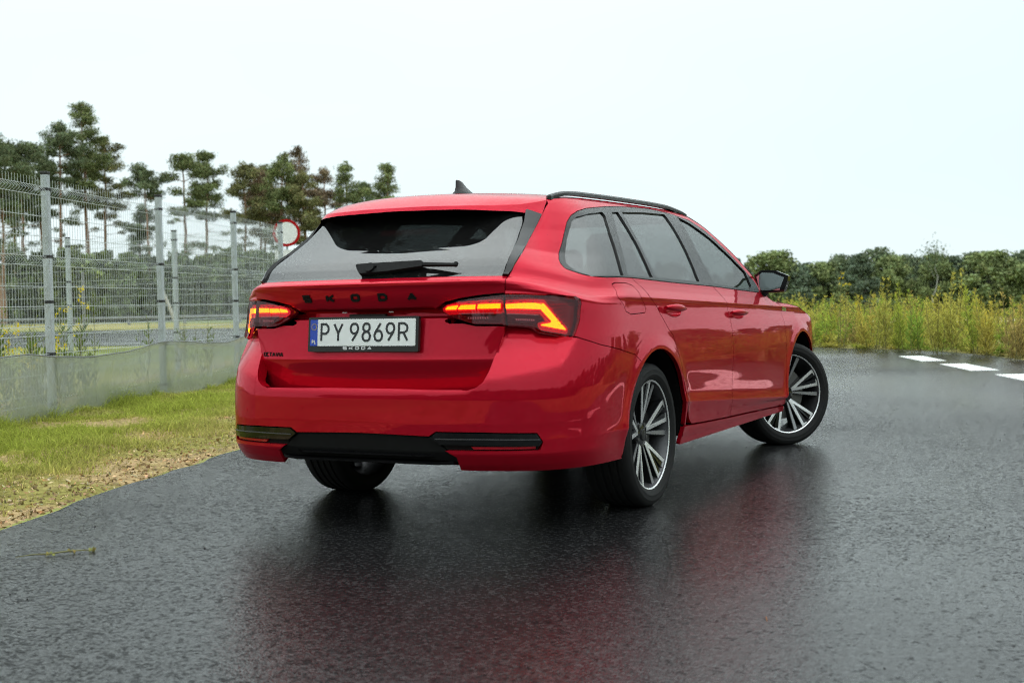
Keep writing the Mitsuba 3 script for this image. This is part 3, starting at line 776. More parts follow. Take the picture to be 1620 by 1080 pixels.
for i, (px, dep, h, tn_, fl, lab) in enumerate(TALL):
    p = at_px(px, dep + 1.0)
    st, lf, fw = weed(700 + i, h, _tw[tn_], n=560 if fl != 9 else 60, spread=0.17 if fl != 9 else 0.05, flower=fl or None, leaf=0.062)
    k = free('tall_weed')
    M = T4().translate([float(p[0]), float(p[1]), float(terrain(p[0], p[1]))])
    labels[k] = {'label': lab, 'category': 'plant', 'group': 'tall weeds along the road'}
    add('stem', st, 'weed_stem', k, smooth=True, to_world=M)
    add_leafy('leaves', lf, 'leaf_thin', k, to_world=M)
    if fw:
        labels[add_leafy('flowers', fw, 'leaf_thin', k, to_world=M)] = {'kind': 'stuff'}
# evening primroses behind the fence
PRIM = [(8, 11.9, 1.00, 5, 'yellow flowering plant at the left edge behind the fence'), (30, 11.6, 0.86, 7, 'bushy yellow flowering plant left of the nearest fence post'), (52, 11.8, 0.92, 6, 'yellow flowering plant closest to the left of the nearest fence post'), (104, 13.2, 0.98, 4, 'yellow flowering plant just right of the nearest fence post'),
        (138, 14.2, 1.24, 4, 'tall single stem with a yellow tip between the first two posts'), (60, 12.2, 0.66, 5, 'low yellow flowering plant at the foot of the nearest fence post'), (98, 12.8, 0.60, 3, 'small yellow flowering plant above the plastic sheet'), (22, 11.4, 0.62, 6, 'low bushy yellow flowering plant near the left edge'),
        (290, 17.5, 0.95, 0, 'slim pale green weed behind the second fence post'), (327, 18.0, 1.0, 0, 'slim yellowish weed before the third fence post'), (233, 16.5, 0.88, 0, 'slim green weed beside the second fence post')]
for i, (px, dep, h, fl, lab) in enumerate(PRIM):
    p = at_px(px, dep + 0.35)
    st, lf, fw = weed(800 + i, h, (0.11, 0.15, 0.035), n=260 if fl else 90, spread=0.22 if fl and h < 1.1 else 0.04, flower=fl * 2 or None, plume=0.15, leaf=0.055)
    k = free('flowering_weed' if fl else 'slim_weed')
    M = T4().translate([float(p[0]), float(p[1]), -0.01])
    labels[k] = {'label': lab, 'category': 'plant', 'group': 'weeds behind the mesh fence'}
    add('stem', st, 'weed_stem', k, smooth=True, to_world=M)
    add_leafy('leaves', lf, 'leaf_thin', k, to_world=M)
    if fw:
        labels[add_leafy('flowers', fw, 'leaf_thin', k, to_world=M)] = {'kind': 'stuff'}
# little things on the asphalt
_tw_ = at_px(0, 5)
_tp = np.array([[-0.985, -2.02, 0.006], [-0.95, -1.97, 0.010], [-0.905, -1.93, 0.008], [-0.855, -1.86, 0.012], [-0.80, -1.80, 0.008]])
k = add('grass_stalk', tube(_tp, [0.0012, 0.0024, 0.003, 0.0034, 0.0014], 5), 'weed_stem', smooth=True)
tag(k, 'fallen yellow grass stalk lying on the wet asphalt at the lower left', 'grass stalk')
r = np.random.default_rng(3)
c = np.concatenate([_tp[2:5]] * 12) + r.normal(0, 0.008, (36, 3)) * [1, 1, 0.4] + np.linspace(0, 1, 36)[:, None] * 0
labels[add_leafy('ear', leaves(c, 0.008, tones((0.30, 0.27, 0.08), 36, r), 3), 'leaf_thin', k)] = {'kind': 'stuff'}
_n = 290
_pt, _pn = r.uniform(-4.6, 9, _n), r.uniform(-1.7, 5.5, _n)
_g = _pt[:, None] * DX + _pn[:, None] * NX
_ico = trimesh.creation.icosphere(subdivisions=0, radius=1.0)
ms = []
for p, s_ in zip(_g, np.exp(r.normal(-5.95, 0.35, _n))):
    m = _ico.copy()
    m.vertices = m.vertices * s_ * r.uniform(0.6, 1.2, (1, 3)) + r.normal(0, 0.15 * s_, m.vertices.shape) + p + [0, 0, s_ * 0.4]
    ms.append(m)
principled('grit', (0.022, 0.021, 0.02), 0.6)
scene['grit_stone'] = scene.pop('grit')
GRIT = add('grit', join(ms), 'grit_stone', smooth=False)
tag(GRIT, 'scattered dark grit on the wet asphalt', 'grit', kind='stuff')
k = free('fallen_leaf')
add_leafy('fallen_leaf', leaves(np.array([[1.93, -1.88, 0.005]]), 0.016, np.array([[0.42, 0.16, 0.05]]), 2, flat=0.0), 'leaf')
tag('fallen_leaf', 'tiny orange leaf lying on the dark reflection behind the rear wheel', 'leaf')


# ---------------------------------------------------------------- the car's body surface
# car frame: x right, y forward, z up, metres, rear axle at y = 0.  S(s, v): s runs along the outline from the rear centre
# round the corner to the side and forward, v is a (sheared) height
def tab(*xy):
    a = np.array(xy, float).reshape(-1, 2)
    return PchipInterpolator(a[:, 0], a[:, 1], extrapolate=True)


def lin(*xy):
    a = np.array(xy, float).reshape(-1, 2)
    return lambda q: np.interp(q, a[:, 0], a[:, 1])


def sst(a, b, q):
    t = np.clip((q - a) / (b - a), 0, 1)
    return t * t * (3 - 2 * t)


def ramp(q, r=0.006):
    """max(q, 0) with a rounded corner"""
    return 0.5 * (q + np.sqrt(q * q + r * r))


_ph = np.linspace(0, np.pi / 2, 4001)
_rx, _ry = 0.9 * np.sin(_ph) ** (2 / 3.0), -0.8 * np.cos(_ph) ** (2 / 3.0)
_al = np.concatenate([[0], np.cumsum(np.hypot(np.diff(_rx), np.diff(_ry)))])
L0 = float(_al[-1])
phi_of = lambda s: np.interp(s, _al, _ph)
# half width over v
W_low = tab(0.15, 0.80, 0.20, 0.845, 0.235, 0.868, 0.262, 0.874, 0.30, 0.884, 0.345, 0.8925, 0.385, 0.9028, 0.398, 0.9060)
W_mid = tab(0.398, 0.9060, 0.425, 0.9032, 0.45, 0.9022, 0.50, 0.9030, 0.60, 0.9072, 0.66, 0.9095, 0.72, 0.9080, 0.78, 0.9030, 0.85, 0.8940, 0.91, 0.8855, 0.945, 0.8825, 0.958, 0.8845)
W_high = lin(0.958, 0.8845, 0.965, 0.8845, 0.973, 0.879, 1.0, 0.858, 1.03, 0.841,
             1.06, 0.829, 1.12, 0.798, 1.20, 0.752, 1.28, 0.700, 1.34, 0.657, 1.38, 0.624, 1.41, 0.594, 1.435, 0.56)
W_side = lambda v: np.where(v < 0.398, W_low(np.minimum(v, 0.398)), np.where(v < 0.958, W_mid(np.clip(v, 0.398, 0.958)), W_high(v)))
W_rear = lin(0.15, 0.86, 0.26, 0.890, 0.32, 0.905, 0.345, 0.908, 0.40, 0.9105, 0.50, 0.913, 0.60, 0.914, 0.72, 0.911, 0.80, 0.906, 0.85, 0.899, 0.91, 0.892, 0.945, 0.889, 0.958, 0.889, 0.965, 0.886,
              0.973, 0.879, 1.0, 0.858, 1.03, 0.841, 1.06, 0.829, 1.12, 0.798, 1.20, 0.752, 1.28, 0.700, 1.34, 0.657, 1.38, 0.624, 1.41, 0.594, 1.435, 0.56)
Y_rear = lin(0.15, -0.93, 0.25, -1.02, 0.30, -1.06, 0.345, -1.085, 0.40, -1.092, 0.47, -1.096, 0.56, -1.096, 0.60, -1.094, 0.64, -1.09, 0.72, -1.085, 0.83, -1.08, 0.90, -1.080, 0.93, -1.068, 0.955, -1.085, 0.967, -1.087,
              0.975, -1.072, 0.985, -1.050, 1.0, -1.032, 1.02, -1.018, 1.04, -1.006, 1.08, -0.970, 1.15, -0.890, 1.22, -0.815, 1.30, -0.730, 1.36, -0.665, 1.41, -0.605, 1.435, -0.57)
B_rear = tab(0.15, 0.80, 0.95, 0.80, 1.0, 0.78, 1.05, 0.72, 1.17, 0.61, 1.30, 0.52, 1.40, 0.48, 1.45, 0.47)
P_rear = tab(0.15, 3.7, 0.30, 3.8, 0.45, 3.6, 0.62, 3.5, 0.80, 3.0, 0.90, 2.85, 0.965, 2.85, 1.03, 3.0, 1.10, 3.05, 1.45, 3.1)
crease_up = lambda s: 0.07 * (1 - sst(0.62, 1.18, s))
# height of the crease between the bumper's upward facet and its upright face, over s
facet_z = lin(0.0, 0.585, 0.38, 0.588, 0.44, 0.595, 0.49, 0.622, 0.53, 0.641, 0.62, 0.652, 0.73, 0.670, 0.871, 0.693, 0.915, 0.746, 0.964, 0.80, 1.05, 0.90)


def S(s, v, facet=True):
    s, v = np.broadcast_arrays(np.asarray(s, float), np.asarray(v, float))
    b, p, yr = B_rear(v), P_rear(v), Y_rear(v)
    y0 = yr + b
    f = phi_of(np.clip(s, 0, L0))
    d = np.maximum(s - L0, 0)
    mixw = sst(L0 - 0.45, L0 + 0.05, s)
    w = W_rear(v) * (1 - mixw) + W_side(v) * mixw
    x = w * np.sin(f) ** (2 / p)
    y = y0 - b * np.maximum(np.cos(f), 0) ** (2 / p)
    y = np.where(s > L0, y0 * np.maximum(0, 1 - d / 1.5) + d, y)
    # forward taper of the side
    low = 1 - sst(0.9, 1.1, v)
    x = x - 0.60 * np.maximum(0, y - 2.90) ** 2.2 - 0.03 * np.maximum(0, y - 2.6) - 0.012 * low * sst(1.6, 2.9, y) * sst(0.3, 0.5, v)
    # flared lips round the wheel arches
    for yw in (0.0, 2.68):
        r = np.hypot(y - yw, v - 0.33)
        x = x + 0.010 * np.exp(-((r - 0.40) / 0.045) ** 2) * sst(0.22, 0.45, v) * (s > L0 - 0.6)
    up = np.where(s > L0, -0.03 * (y - y0), crease_up(s) - 0.0)
    g = np.where(v < 0.965, sst(0.76, 0.955, v), 1 - sst(0.985, 1.30, v))
    tent = sst(0.31, 0.398, v) * (1 - sst(0.41, 0.62, v)) * sst(L0 + 0.15, L0 + 0.4, s) * (1 - sst(2.25, 2.4, y))
    z = v + up * g + (0.045 - 0.062 * (np.clip(y, 0.3, 2.3) - 0.5)) * tent
    # bumper facet under the lamps and round the tailgate
    inn = 0.36 * np.clip(ramp(np.minimum(z, 0.85) - facet_z(s)), 0, 1) * (1 - sst(0.86, 0.95, z)) * facet
    nx, ny = np.sin(np.clip(s / L0, 0, 1) * np.pi / 2) ** 1.3, -np.cos(np.clip(s / L0, 0, 1) * np.pi / 2) ** 0.8
    # the chamfered corner pillars above the lamps
    inn = inn + lin(0.15, 0, 0.94, 0, 0.968, 0.035, 1.03, 0.037, 1.08, 0.06, 1.15, 0.08, 1.25, 0.06, 1.34, 0.03, 1.43, 0.0)(v) * sst(0.60, 0.88, s) * (1 - sst(1.0, 1.42, s))
    x, y = x - inn * nx, y - inn * ny
    return np.stack([x, y, z], -1)


# the tailgate's own section below the lamps: (v, how far it lies in front of S's rearmost line)
Y_gate = lin(0.55, -1.015, 0.60, -1.022, 0.66, -1.038, 0.708, -1.056, 0.722, -1.060, 0.735, -1.057, 0.80, -1.047, 0.86, -1.038, 0.890, -1.034, 0.895, -0.985, 0.911, -0.983, 0.915, -1.050, 0.926, -1.058, 0.934, -1.066)


def G(s, v):
    """the tailgate below the crease: x as in S, its own y"""
    q = S(s, v, False)
    yg = Y_gate(v) + (q[..., 0] / 0.62) ** 2 * 0.075 + 0.02 * (np.abs(q[..., 0]) / 0.62) ** 6 * sst(0.9, 0.7, v)
    k = sst(0.918, 0.938, v)
    q[..., 1] = yg * (1 - k) + q[..., 1] * k
    q[..., 2] = v + (q[..., 2] - v) * sst(0.90, 0.955, v)
    return q
TR = {
    'trim_edge': [(0.67, 0.986), (0.721, 1.078), (0.788, 1.2), (0.843, 1.264), (0.894, 1.318)],
    'spoiler_side': [(0.894, 1.318), (0.931, 1.353), (0.967, 1.378), (0.964, 1.39), (0.953, 1.397)],
    'glass_edge': [(0.646, 0.987), (0.668, 1.056), (0.694, 1.147), (0.724, 1.233), (0.752, 1.288), (0.735, 1.312), (0.7, 1.331)],
    'glass_bottom': [(0.45, 0.99), (0.541, 0.987), (0.646, 0.987)],
    'gate_side_hi': [(0.67, 0.986), (0.666, 0.966), (0.652, 0.929), (0.651, 0.919), (0.645, 0.902), (0.643, 0.896)],
    'gate_side_lo': [(0.643, 0.86), (0.622, 0.824), (0.582, 0.759), (0.551, 0.719), (0.51, 0.674), (0.465, 0.629), (0.432, 0.607), (0.389, 0.594)],
    'bump_side_lo': [(0.654, 0.836), (0.637, 0.811), (0.602, 0.759), (0.573, 0.72), (0.544, 0.677), (0.51, 0.634), (0.481, 0.614), (0.439, 0.601), (0.414, 0.604), (0.267, 0.604), (0.123, 0.607), (0.001, 0.607)],
    'gate_bottom': [(0.365, 0.6), (0.224, 0.601), (0.088, 0.604), (0.005, 0.607)],
    'band_crease': [(0.353, 0.975), (0.542, 0.97), (0.667, 0.967), (0.746, 0.964), (0.813, 0.96), (0.906, 0.955), (0.994, 0.956)],
    'lamp': [(0.382, 0.878), (0.418, 0.894), (0.483, 0.904), (0.566, 0.912), (0.644, 0.917), (0.656, 0.918), (0.71, 0.92), (0.817, 0.926), (0.971, 0.943), (0.985, 0.936), (0.989, 0.916), (0.975, 0.858), (0.946, 0.813), (0.934, 0.801), (0.902, 0.804), (0.793, 0.816), (0.76, 0.83), (0.73, 0.832), (0.647, 0.835), (0.635, 0.838), (0.515, 0.84), (0.433, 0.858)],
    'lamp_gate': [(0.358, 0.914), (0.407, 0.923), (0.478, 0.928), (0.566, 0.932), (0.646, 0.934), (0.675, 0.934), (0.661, 0.911), (0.491, 0.911)],
    'strip_a': [(0.414, 0.88), (0.455, 0.88), (0.464, 0.888), (0.423, 0.885)],
    'strip_b': [(0.466, 0.88), (0.532, 0.88), (0.536, 0.889), (0.478, 0.888)],
    'strip_c': [(0.545, 0.881), (0.634, 0.881), (0.636, 0.891), (0.549, 0.89)],
    'strip_d': [(0.656, 0.88), (0.801, 0.884), (0.845, 0.852), (0.84, 0.844), (0.797, 0.838), (0.906, 0.827), (0.814, 0.901), (0.658, 0.889)],
    'clear_in': [(0.462, 0.869), (0.637, 0.865), (0.633, 0.845), (0.521, 0.849)],
    'clear_out': [(0.661, 0.865), (0.788, 0.867), (0.817, 0.85), (0.766, 0.84), (0.656, 0.844)],
    'dlo': [(0.988, 1.114), (0.989, 1.094), (1.013, 1.073), (1.117, 1.06), (1.213, 1.051), (1.308, 1.048), (1.58, 1.052), (2.008, 1.047), (2.552, 1.046), (2.897, 1.04), (3.375, 1.035), (3.372, 1.06), (3.331, 1.09), (3.247, 1.13), (3.127, 1.186), (2.995, 1.252), (2.884, 1.327), (2.758, 1.38), (2.55, 1.406), (2.261, 1.419), (1.864, 1.405), (1.669, 1.391), (1.484, 1.372), (1.283, 1.348), (1.191, 1.326), (1.132, 1.293), (1.046, 1.189), (1.003, 1.136)],
    'quarter_glass': [(1.066, 1.152), (1.099, 1.211), (1.187, 1.299), (1.245, 1.318), (1.4, 1.336), (1.617, 1.36), (1.572, 1.262), (1.496, 1.059), (1.192, 1.055), (1.091, 1.072), (1.033, 1.1)],
    'small_glass': [(1.713, 1.364), (1.789, 1.369), (1.809, 1.231), (1.81, 1.064), (1.547, 1.064), (1.642, 1.245)],
    'rear_pane': [(1.838, 1.372), (2.14, 1.389), (2.427, 1.395), (2.408, 1.226), (2.388, 1.064), (2.108, 1.065), (1.856, 1.066), (1.842, 1.187)],
    'front_pane': [(2.599, 1.391), (2.718, 1.362), (2.841, 1.305), (2.963, 1.237), (3.121, 1.17), (3.23, 1.128), (3.235, 1.067), (3.166, 1.048), (2.832, 1.054), (2.587, 1.061), (2.556, 1.207)],
    'rear_cut': [(1.577, 1.049), (1.637, 0.986), (1.734, 0.91), (1.818, 0.811), (1.862, 0.776), (1.94, 0.624), (1.949, 0.599), (2.008, 0.396), (2.059, 0.345), (2.099, 0.325)],
    'door_bottom': [(2.099, 0.325), (2.65, 0.308), (3.865, 0.273)],
    'mid_cut': [(2.56, 1.045), (2.622, 1.016), (2.629, 0.993), (2.647, 0.837), (2.616, 0.959), (2.652, 0.786), (2.65, 0.585), (2.619, 0.416), (2.65, 0.308)],
    'front_cut': [(3.341, 1.031), (3.667, 0.983), (3.696, 0.96), (3.703, 0.749), (3.706, 0.712), (3.73, 0.568), (3.707, 0.46), (3.745, 0.3)],
    'fuel': [(1.308, 1.017), (1.348, 1.024), (1.475, 1.024), (1.524, 1.015), (1.551, 0.983), (1.593, 0.914), (1.588, 0.893), (1.44, 0.885), (1.378, 0.898), (1.31, 0.958)],
    'seam': [(0.658, 0.836), (0.779, 0.829), (0.811, 0.816), (0.915, 0.804), (0.942, 0.801), (1.104, 0.765), (1.274, 0.739), (1.436, 0.709), (1.476, 0.678)],
    'handle1': [(1.778, 0.926), (2.013, 0.903)],
    'handle2': [(2.658, 0.912), (2.906, 0.872)],
    'strip_elem': [(0.258, 0.411), (0.291, 0.432), (0.502, 0.432), (0.742, 0.425), (0.766, 0.391), (0.748, 0.374), (0.494, 0.384), (0.306, 0.387)],
    'reflector': [(0.426, 0.391), (0.728, 0.388), (0.737, 0.37), (0.442, 0.372)],
    'low_red': [(0.302, 0.369), (0.77, 0.368), (0.715, 0.329), (0.351, 0.331)],
    'black_low': [(0.005, 0.42), (0.258, 0.414), (0.287, 0.389), (0.351, 0.331), (0.353, 0.302)],
    'lip': [(0.004, 0.584), (0.366, 0.587), (0.443, 0.592), (0.492, 0.622), (0.529, 0.642), (0.618, 0.653), (0.725, 0.671), (0.866, 0.693), (0.903, 0.747), (0.941, 0.799)],
    'sensor': [(0.401, 0.525), (0.602, 0.561)],
    'arch': [(1.471, 0.678), (1.545, 0.71), (1.633, 0.72), (1.726, 0.704), (1.821, 0.656), (1.915, 0.55), (1.939, 0.412), (1.939, 0.345)],
    'sill_low': [(1.922, 0.242), (2.754, 0.229), (3.888, 0.245)],
    'char': [(1.027, 0.959), (1.894, 0.966), (2.597, 0.967), (3.697, 0.949)],
    'fender_mark': [(3.698, 0.964), (3.813, 0.958), (3.82, 0.93), (3.719, 0.934)],
}
# ---------------------------------------------------------------- the car: materials
scene['red_paint'] = {'type': 'blendbsdf', 'weight': 0.15,
                      'a': {'type': 'plastic', 'diffuse_reflectance': {'type': 'rgb', 'value': [0.51, 0.004, 0.024]}, 'int_ior': 1.65, 'nonlinear': True},
                      'b': {'type': 'principled', 'base_color': {'type': 'rgb', 'value': [0.68, 0.012, 0.045]}, 'metallic': 0.9, 'roughness': 0.38}}
gloss('black_gloss', (0.006, 0.006, 0.007))
principled('black_trim', (0.018, 0.018, 0.019), 0.38)
principled('black_plastic', (0.012, 0.012, 0.012), 0.6)
principled('dark_cavity', (0.006, 0.006, 0.006), 0.9, spec=0.1)
principled('rubber', (0.012, 0.012, 0.012), 0.7, spec=0.2)
principled('flat_black', (0.006, 0.006, 0.006), 0.6, spec=0.12)
principled('alloy_grey', (0.10, 0.10, 0.105), 0.45, 0.8)
principled('alloy_bright', (0.80, 0.80, 0.80), 0.32, 0.75)
gloss('alloy_dark', (0.022, 0.023, 0.025))
principled('brake_steel', (0.16, 0.155, 0.15), 0.45, 0.9)
principled('satin_black', (0.015, 0.015, 0.015), 0.34, spec=0.35)
principled('seat_cloth', (0.02, 0.02, 0.021), 0.85)
principled('chrome', (0.8, 0.8, 0.8), 0.12, 1.0)
gloss('plate_white', (0.82, 0.83, 0.82))
gloss('plate_blue', (0.01, 0.09, 0.55))
gloss('ink_black', (0.01, 0.01, 0.01))
gloss('badge_white', (0.75, 0.75, 0.75))
gloss('sign_yellow', (0.75, 0.6, 0.05))
gloss('lamp_red', (0.60, 0.008, 0.03))
gloss('lamp_smoke', (0.34, 0.006, 0.016))
gloss('lamp_grey', (0.015, 0.02, 0.018))
principled('mirror_glass', (0.62, 0.70, 0.70), 0.02, 1.0)
for _k, _t, _w, _i in (('pane_tinted', (0.80, 0.92, 0.90), 0.74, 2.35), ('pane_clear', (0.85, 0.95, 0.93), 0.62, 2.6), ('pane_rear', (0.35, 0.38, 0.38), 0.78, 2.2)):
    _d = 0.008
    scene[_k] = {'type': 'blendbsdf', 'weight': _w, 'a': {'type': 'thindielectric', 'int_ior': 1.3, 'specular_reflectance': {'type': 'rgb', 'value': [0.0, 0.0, 0.0]}, 'specular_transmittance': {'type': 'rgb', 'value': list(_t)}},
                 'b': {'type': 'twosided', 'bsdf': {'type': 'plastic', 'int_ior': _i, 'diffuse_reflectance': {'type': 'rgb', 'value': [_d, _d, _d]}}}}
scene['lamp_lens'] = {'type': 'blendbsdf', 'weight': 0.28, 'a': {'type': 'thindielectric', 'int_ior': 1.3, 'specular_reflectance': {'type': 'rgb', 'value': [0.0, 0.0, 0.0]}, 'specular_transmittance': {'type': 'rgb', 'value': [0.95, 0.48, 0.52]}},
                      'b': {'type': 'twosided', 'bsdf': {'type': 'plastic', 'int_ior': 1.9, 'diffuse_reflectance': {'type': 'rgb', 'value': [0.10, 0.002, 0.008]}}}}

CAR = tag('station_wagon', 'wet red estate car standing on the dark asphalt with its front wheels turned right', 'car')


# ---------------------------------------------------------------- panels cut from the body surface
def SF(s, v):
    return S(s, v, False)


def two_sided(fn):
    """fn for both halves: negative s is the car's left half"""
    def g(s, v):
        s = np.asarray(s, float)
        q = fn(np.abs(s), v)
        q[..., 0] *= np.where(s < 0, -1, 1)
        return q
    return g


def nrm(fn, s, v, e=4e-4):
    n = np.cross(fn(s + e, v) - fn(s - e, v), fn(s, v + e) - fn(s, v - e))
    return n / (np.linalg.norm(n, axis=-1, keepdims=True) + 1e-12)


def patch(poly, fn, step=0.014, skirt=0.014, off=0.0, vbreaks=()):
    """the part of the surface inside poly (in s, v), lifted by off along the normal, with its edge turned inward by skirt"""
    V, F, N = [], [], []
    base = 0
    for g in getattr(poly, 'geoms', [poly]):
        if g.is_empty or g.area < 1e-8:
            continue
        x0, y0, x1, y1 = g.bounds
        gx = np.linspace(x0 - 1e-5, x1 + 1e-5, max(2, int(np.ceil((x1 - x0) / step)) + 1))
        gy = np.unique(np.round(np.concatenate([np.linspace(y0 - 1e-5, y1 + 1e-5, max(2, int(np.ceil((y1 - y0) / step)) + 1)), [b for b in vbreaks if y0 < b < y1]]), 6))
        ax, ay = np.meshgrid(gx[:-1], gy[:-1], indexing='ij')
        bx, by = np.meshgrid(gx[1:], gy[1:], indexing='ij')
        cells = shapely.box(ax.ravel(), ay.ravel(), bx.ravel(), by.ravel())
        shapely.prepare(g)
        full = shapely.contains(g, cells)
        part = shapely.intersects(g, cells) & ~full
        q = np.stack([np.stack([ax, ay], -1), np.stack([bx, ay], -1), np.stack([bx, by], -1), np.stack([ax, by], -1)], -2).reshape(-1, 4, 2)[full]
        P = [q.reshape(-1, 2)]
        i = np.arange(len(q))[:, None] * 4
        T = [np.concatenate([i + [0, 1, 2], i + [0, 2, 3]])]
        n = len(q) * 4
        for piece in shapely.intersection(g, cells[part]):
            for h in getattr(piece, 'geoms', [piece]):
                if h.geom_type != 'Polygon' or h.area < 1e-10:
                    continue
                pv, pf = trimesh.creation.triangulate_polygon(h, engine='earcut')
                pf = np.asarray(pf)
                a = pv[pf]
                cr = (a[:, 1, 0] - a[:, 0, 0]) * (a[:, 2, 1] - a[:, 0, 1]) - (a[:, 1, 1] - a[:, 0, 1]) * (a[:, 2, 0] - a[:, 0, 0])
                pf = np.where((cr < 0)[:, None], pf[:, ::-1], pf)
                P.append(pv)
                T.append(pf + n)
                n += len(pv)
        P, T = np.vstack(P), np.vstack(T)
        u, inv = np.unique(np.round(P, 6), axis=0, return_inverse=True)
        T = inv.ravel()[T]
        T = T[(T[:, 0] != T[:, 1]) & (T[:, 1] != T[:, 2]) & (T[:, 0] != T[:, 2])]
        X, nn = fn(u[:, 0], u[:, 1]), nrm(fn, u[:, 0], u[:, 1])
        V.append(X + nn * off)
        N.append(nn)
        F.append(T + base)
        base += len(u)
        if skirt:
            for ring in [g.exterior] + list(g.interiors):
                r = np.array(shapely.segmentize(ring, step).coords)
                X, nn = fn(r[:, 0], r[:, 1]), nrm(fn, r[:, 0], r[:, 1])
                X = X + nn * off
                t = np.gradient(X, axis=0)
                side = np.cross(t, nn)
                side /= np.linalg.norm(side, axis=1, keepdims=True) + 1e-12
                if not shapely.is_ccw(ring) == (ring is g.exterior):
                    pass
                m = len(r)
                V.append(np.vstack([X, X - nn * skirt]))
                sg = 1.0 if shapely.is_ccw(ring) else -1.0
                if ring is not g.exterior:
                    sg = 1.0 if shapely.is_ccw(ring) else -1.0
                    inner = Polygon(ring)
                N.append(np.vstack([side, side]))
                k = np.arange(m - 1)
                f = np.concatenate([np.stack([k, k + m, k + 1], 1), np.stack([k + 1, k + m, k + m + 1], 1)])
                F.append(f + base)
                base += 2 * m
    return np.vstack(V), np.vstack(F), np.vstack(N)


def orient(poly):
    gs = [shapely.geometry.polygon.orient(g, 1.0) for g in getattr(poly, 'geoms', [poly]) if g.geom_type == 'Polygon' and g.area > 1e-7]
    return MultiPolygon(gs)


def panel(name, poly, fn, bsdf, parent=CAR, side=1, gap=0.0022, step=0.014, skirt=0.014, off=0.0, soft=0.0, vbreaks=()):
    """side 1: the right half; -1: mirrored to the left; 0: poly spans both halves (signed s)"""
    if soft:
        poly = poly.buffer(-soft).buffer(2 * soft).buffer(-soft)
    poly = orient(poly.buffer(-gap))
    v, f, n = patch(poly, two_sided(fn) if side == 0 else fn, step, skirt, off, vbreaks)
    if side == -1:
        v, n, f = v * [-1, 1, 1], n * [-1, 1, 1], f[:, ::-1]
    return add_n(name, v, f, n, bsdf, parent)


def P(name):
    return [tuple(p) for p in TR[name]]


def poly_of(name):
    return Polygon(TR[name]).buffer(0)


def flip(poly):
    return shapely.affinity.scale(poly, -1, 1, origin=(0, 0))


def both(poly):
    return shapely.union_all([poly, flip(poly)])


import shapely.affinity

BR = (0.262, 0.275, 0.30, 0.345, 0.385, 0.40, 0.46, 0.54, 0.60, 0.708, 0.722, 0.735, 0.890, 0.895, 0.911, 0.915, 0.921, 0.926, 0.934, 0.94, 0.945, 0.955, 0.958, 0.963, 0.967, 0.975, 0.985, 1.0, 1.03)


def s_of_yz(y, z):
    """(s, v) of the side where it passes through y, z"""
    y, z = np.asarray(y, float), np.asarray(z, float)
    s, v = y + L0 + 0.25, z.copy()
    for _ in range(12):
        q = SF(s, v)
        s, v = s + (y - q[..., 1]) * 0.8, v + (z - q[..., 2])
    return s, v


def yz_poly(pts):
    a = np.array(pts, float)
    s, v = s_of_yz(a[:, 0], a[:, 1])
    return Polygon(np.stack([s, v], 1)).buffer(0)


_t = np.linspace(0, 2 * np.pi, 73)[:-1]
ARCH_R = yz_poly(np.stack([0.0 + 0.392 * np.cos(_t), 0.328 + 0.392 * np.sin(_t)], 1))
ARCH_F = yz_poly(np.stack([2.69 + 0.392 * np.cos(_t), 0.328 + 0.392 * np.sin(_t)], 1))
ARCHES = shapely.union_all([ARCH_R, ARCH_F])
GATE_LO = P('bump_side_lo')[:-1] + [(-0.01, 0.607)]                          # the bumper's inner edge, from under the lamp down and in to the centre
LAMP = poly_of('lamp').buffer(-0.004).buffer(0.004)
SEAM = P('seam')
DLO = poly_of('dlo').buffer(-0.02).buffer(0.04).buffer(-0.02)

# the bumper
_bump = Polygon([(-0.01, 0.275)] + GATE_LO[::-1] + SEAM + [(1.62, 0.62), (1.62, 0.255), (1.1, 0.268), (0.5, 0.272)]).buffer(0)
_bump = _bump.difference(LAMP.buffer(0.001)).difference(ARCH_R)
INSERT = Polygon([(-0.02, 0.421), (0.258, 0.414), (0.2915, 0.434), (0.50, 0.433), (0.744, 0.427), (0.770, 0.391), (0.752, 0.360), (0.312, 0.360), (0.36, 0.330), (0.37, 0.20), (-0.02, 0.20)])
_bumper = both(_bump.difference(INSERT))
panel('rear_bumper', _bumper, S, 'red_paint', side=0, gap=0.0015, skirt=0.05, vbreaks=BR)
for sd in (1, -1):
    # black strip with a fine bright edge, red reflector under it
    k = panel('bumper_strip', Polygon([(0.258, 0.410), (0.2925, 0.433), (0.50, 0.432), (0.743, 0.426), (0.769, 0.391), (0.752, 0.373), (0.50, 0.378), (0.30, 0.380)]), S, 'black_gloss', side=sd, off=0.002, skirt=0.02)
    panel('strip_ridge', Polygon([(0.285, 0.4075), (0.50, 0.408), (0.757, 0.403), (0.757, 0.3995), (0.50, 0.4045), (0.285, 0.404)]), S, 'alloy_grey', parent=k, side=sd, gap=0, off=0.006, skirt=0.006)
    panel('strip_slot', Polygon([(0.30, 0.385), (0.760, 0.385), (0.748, 0.357), (0.318, 0.357)]), S, 'flat_black', parent=k, side=sd, off=-0.016, skirt=0)
    panel('rear_reflector', Polygon([(0.430, 0.3775), (0.738, 0.3765), (0.735, 0.3625), (0.445, 0.3625)]), S, 'lamp_red', side=sd, off=-0.006, skirt=0.01)
    panel('parking_sensor', Point(0.60, 0.50).buffer(0.009), S, 'red_paint', side=sd, gap=0, off=0.0012, skirt=0.004, step=0.004)
    panel('parking_sensor', Point(0.24, 0.52).buffer(0.009), S, 'red_paint', side=sd, gap=0, off=0.0012, skirt=0.004, step=0.004)
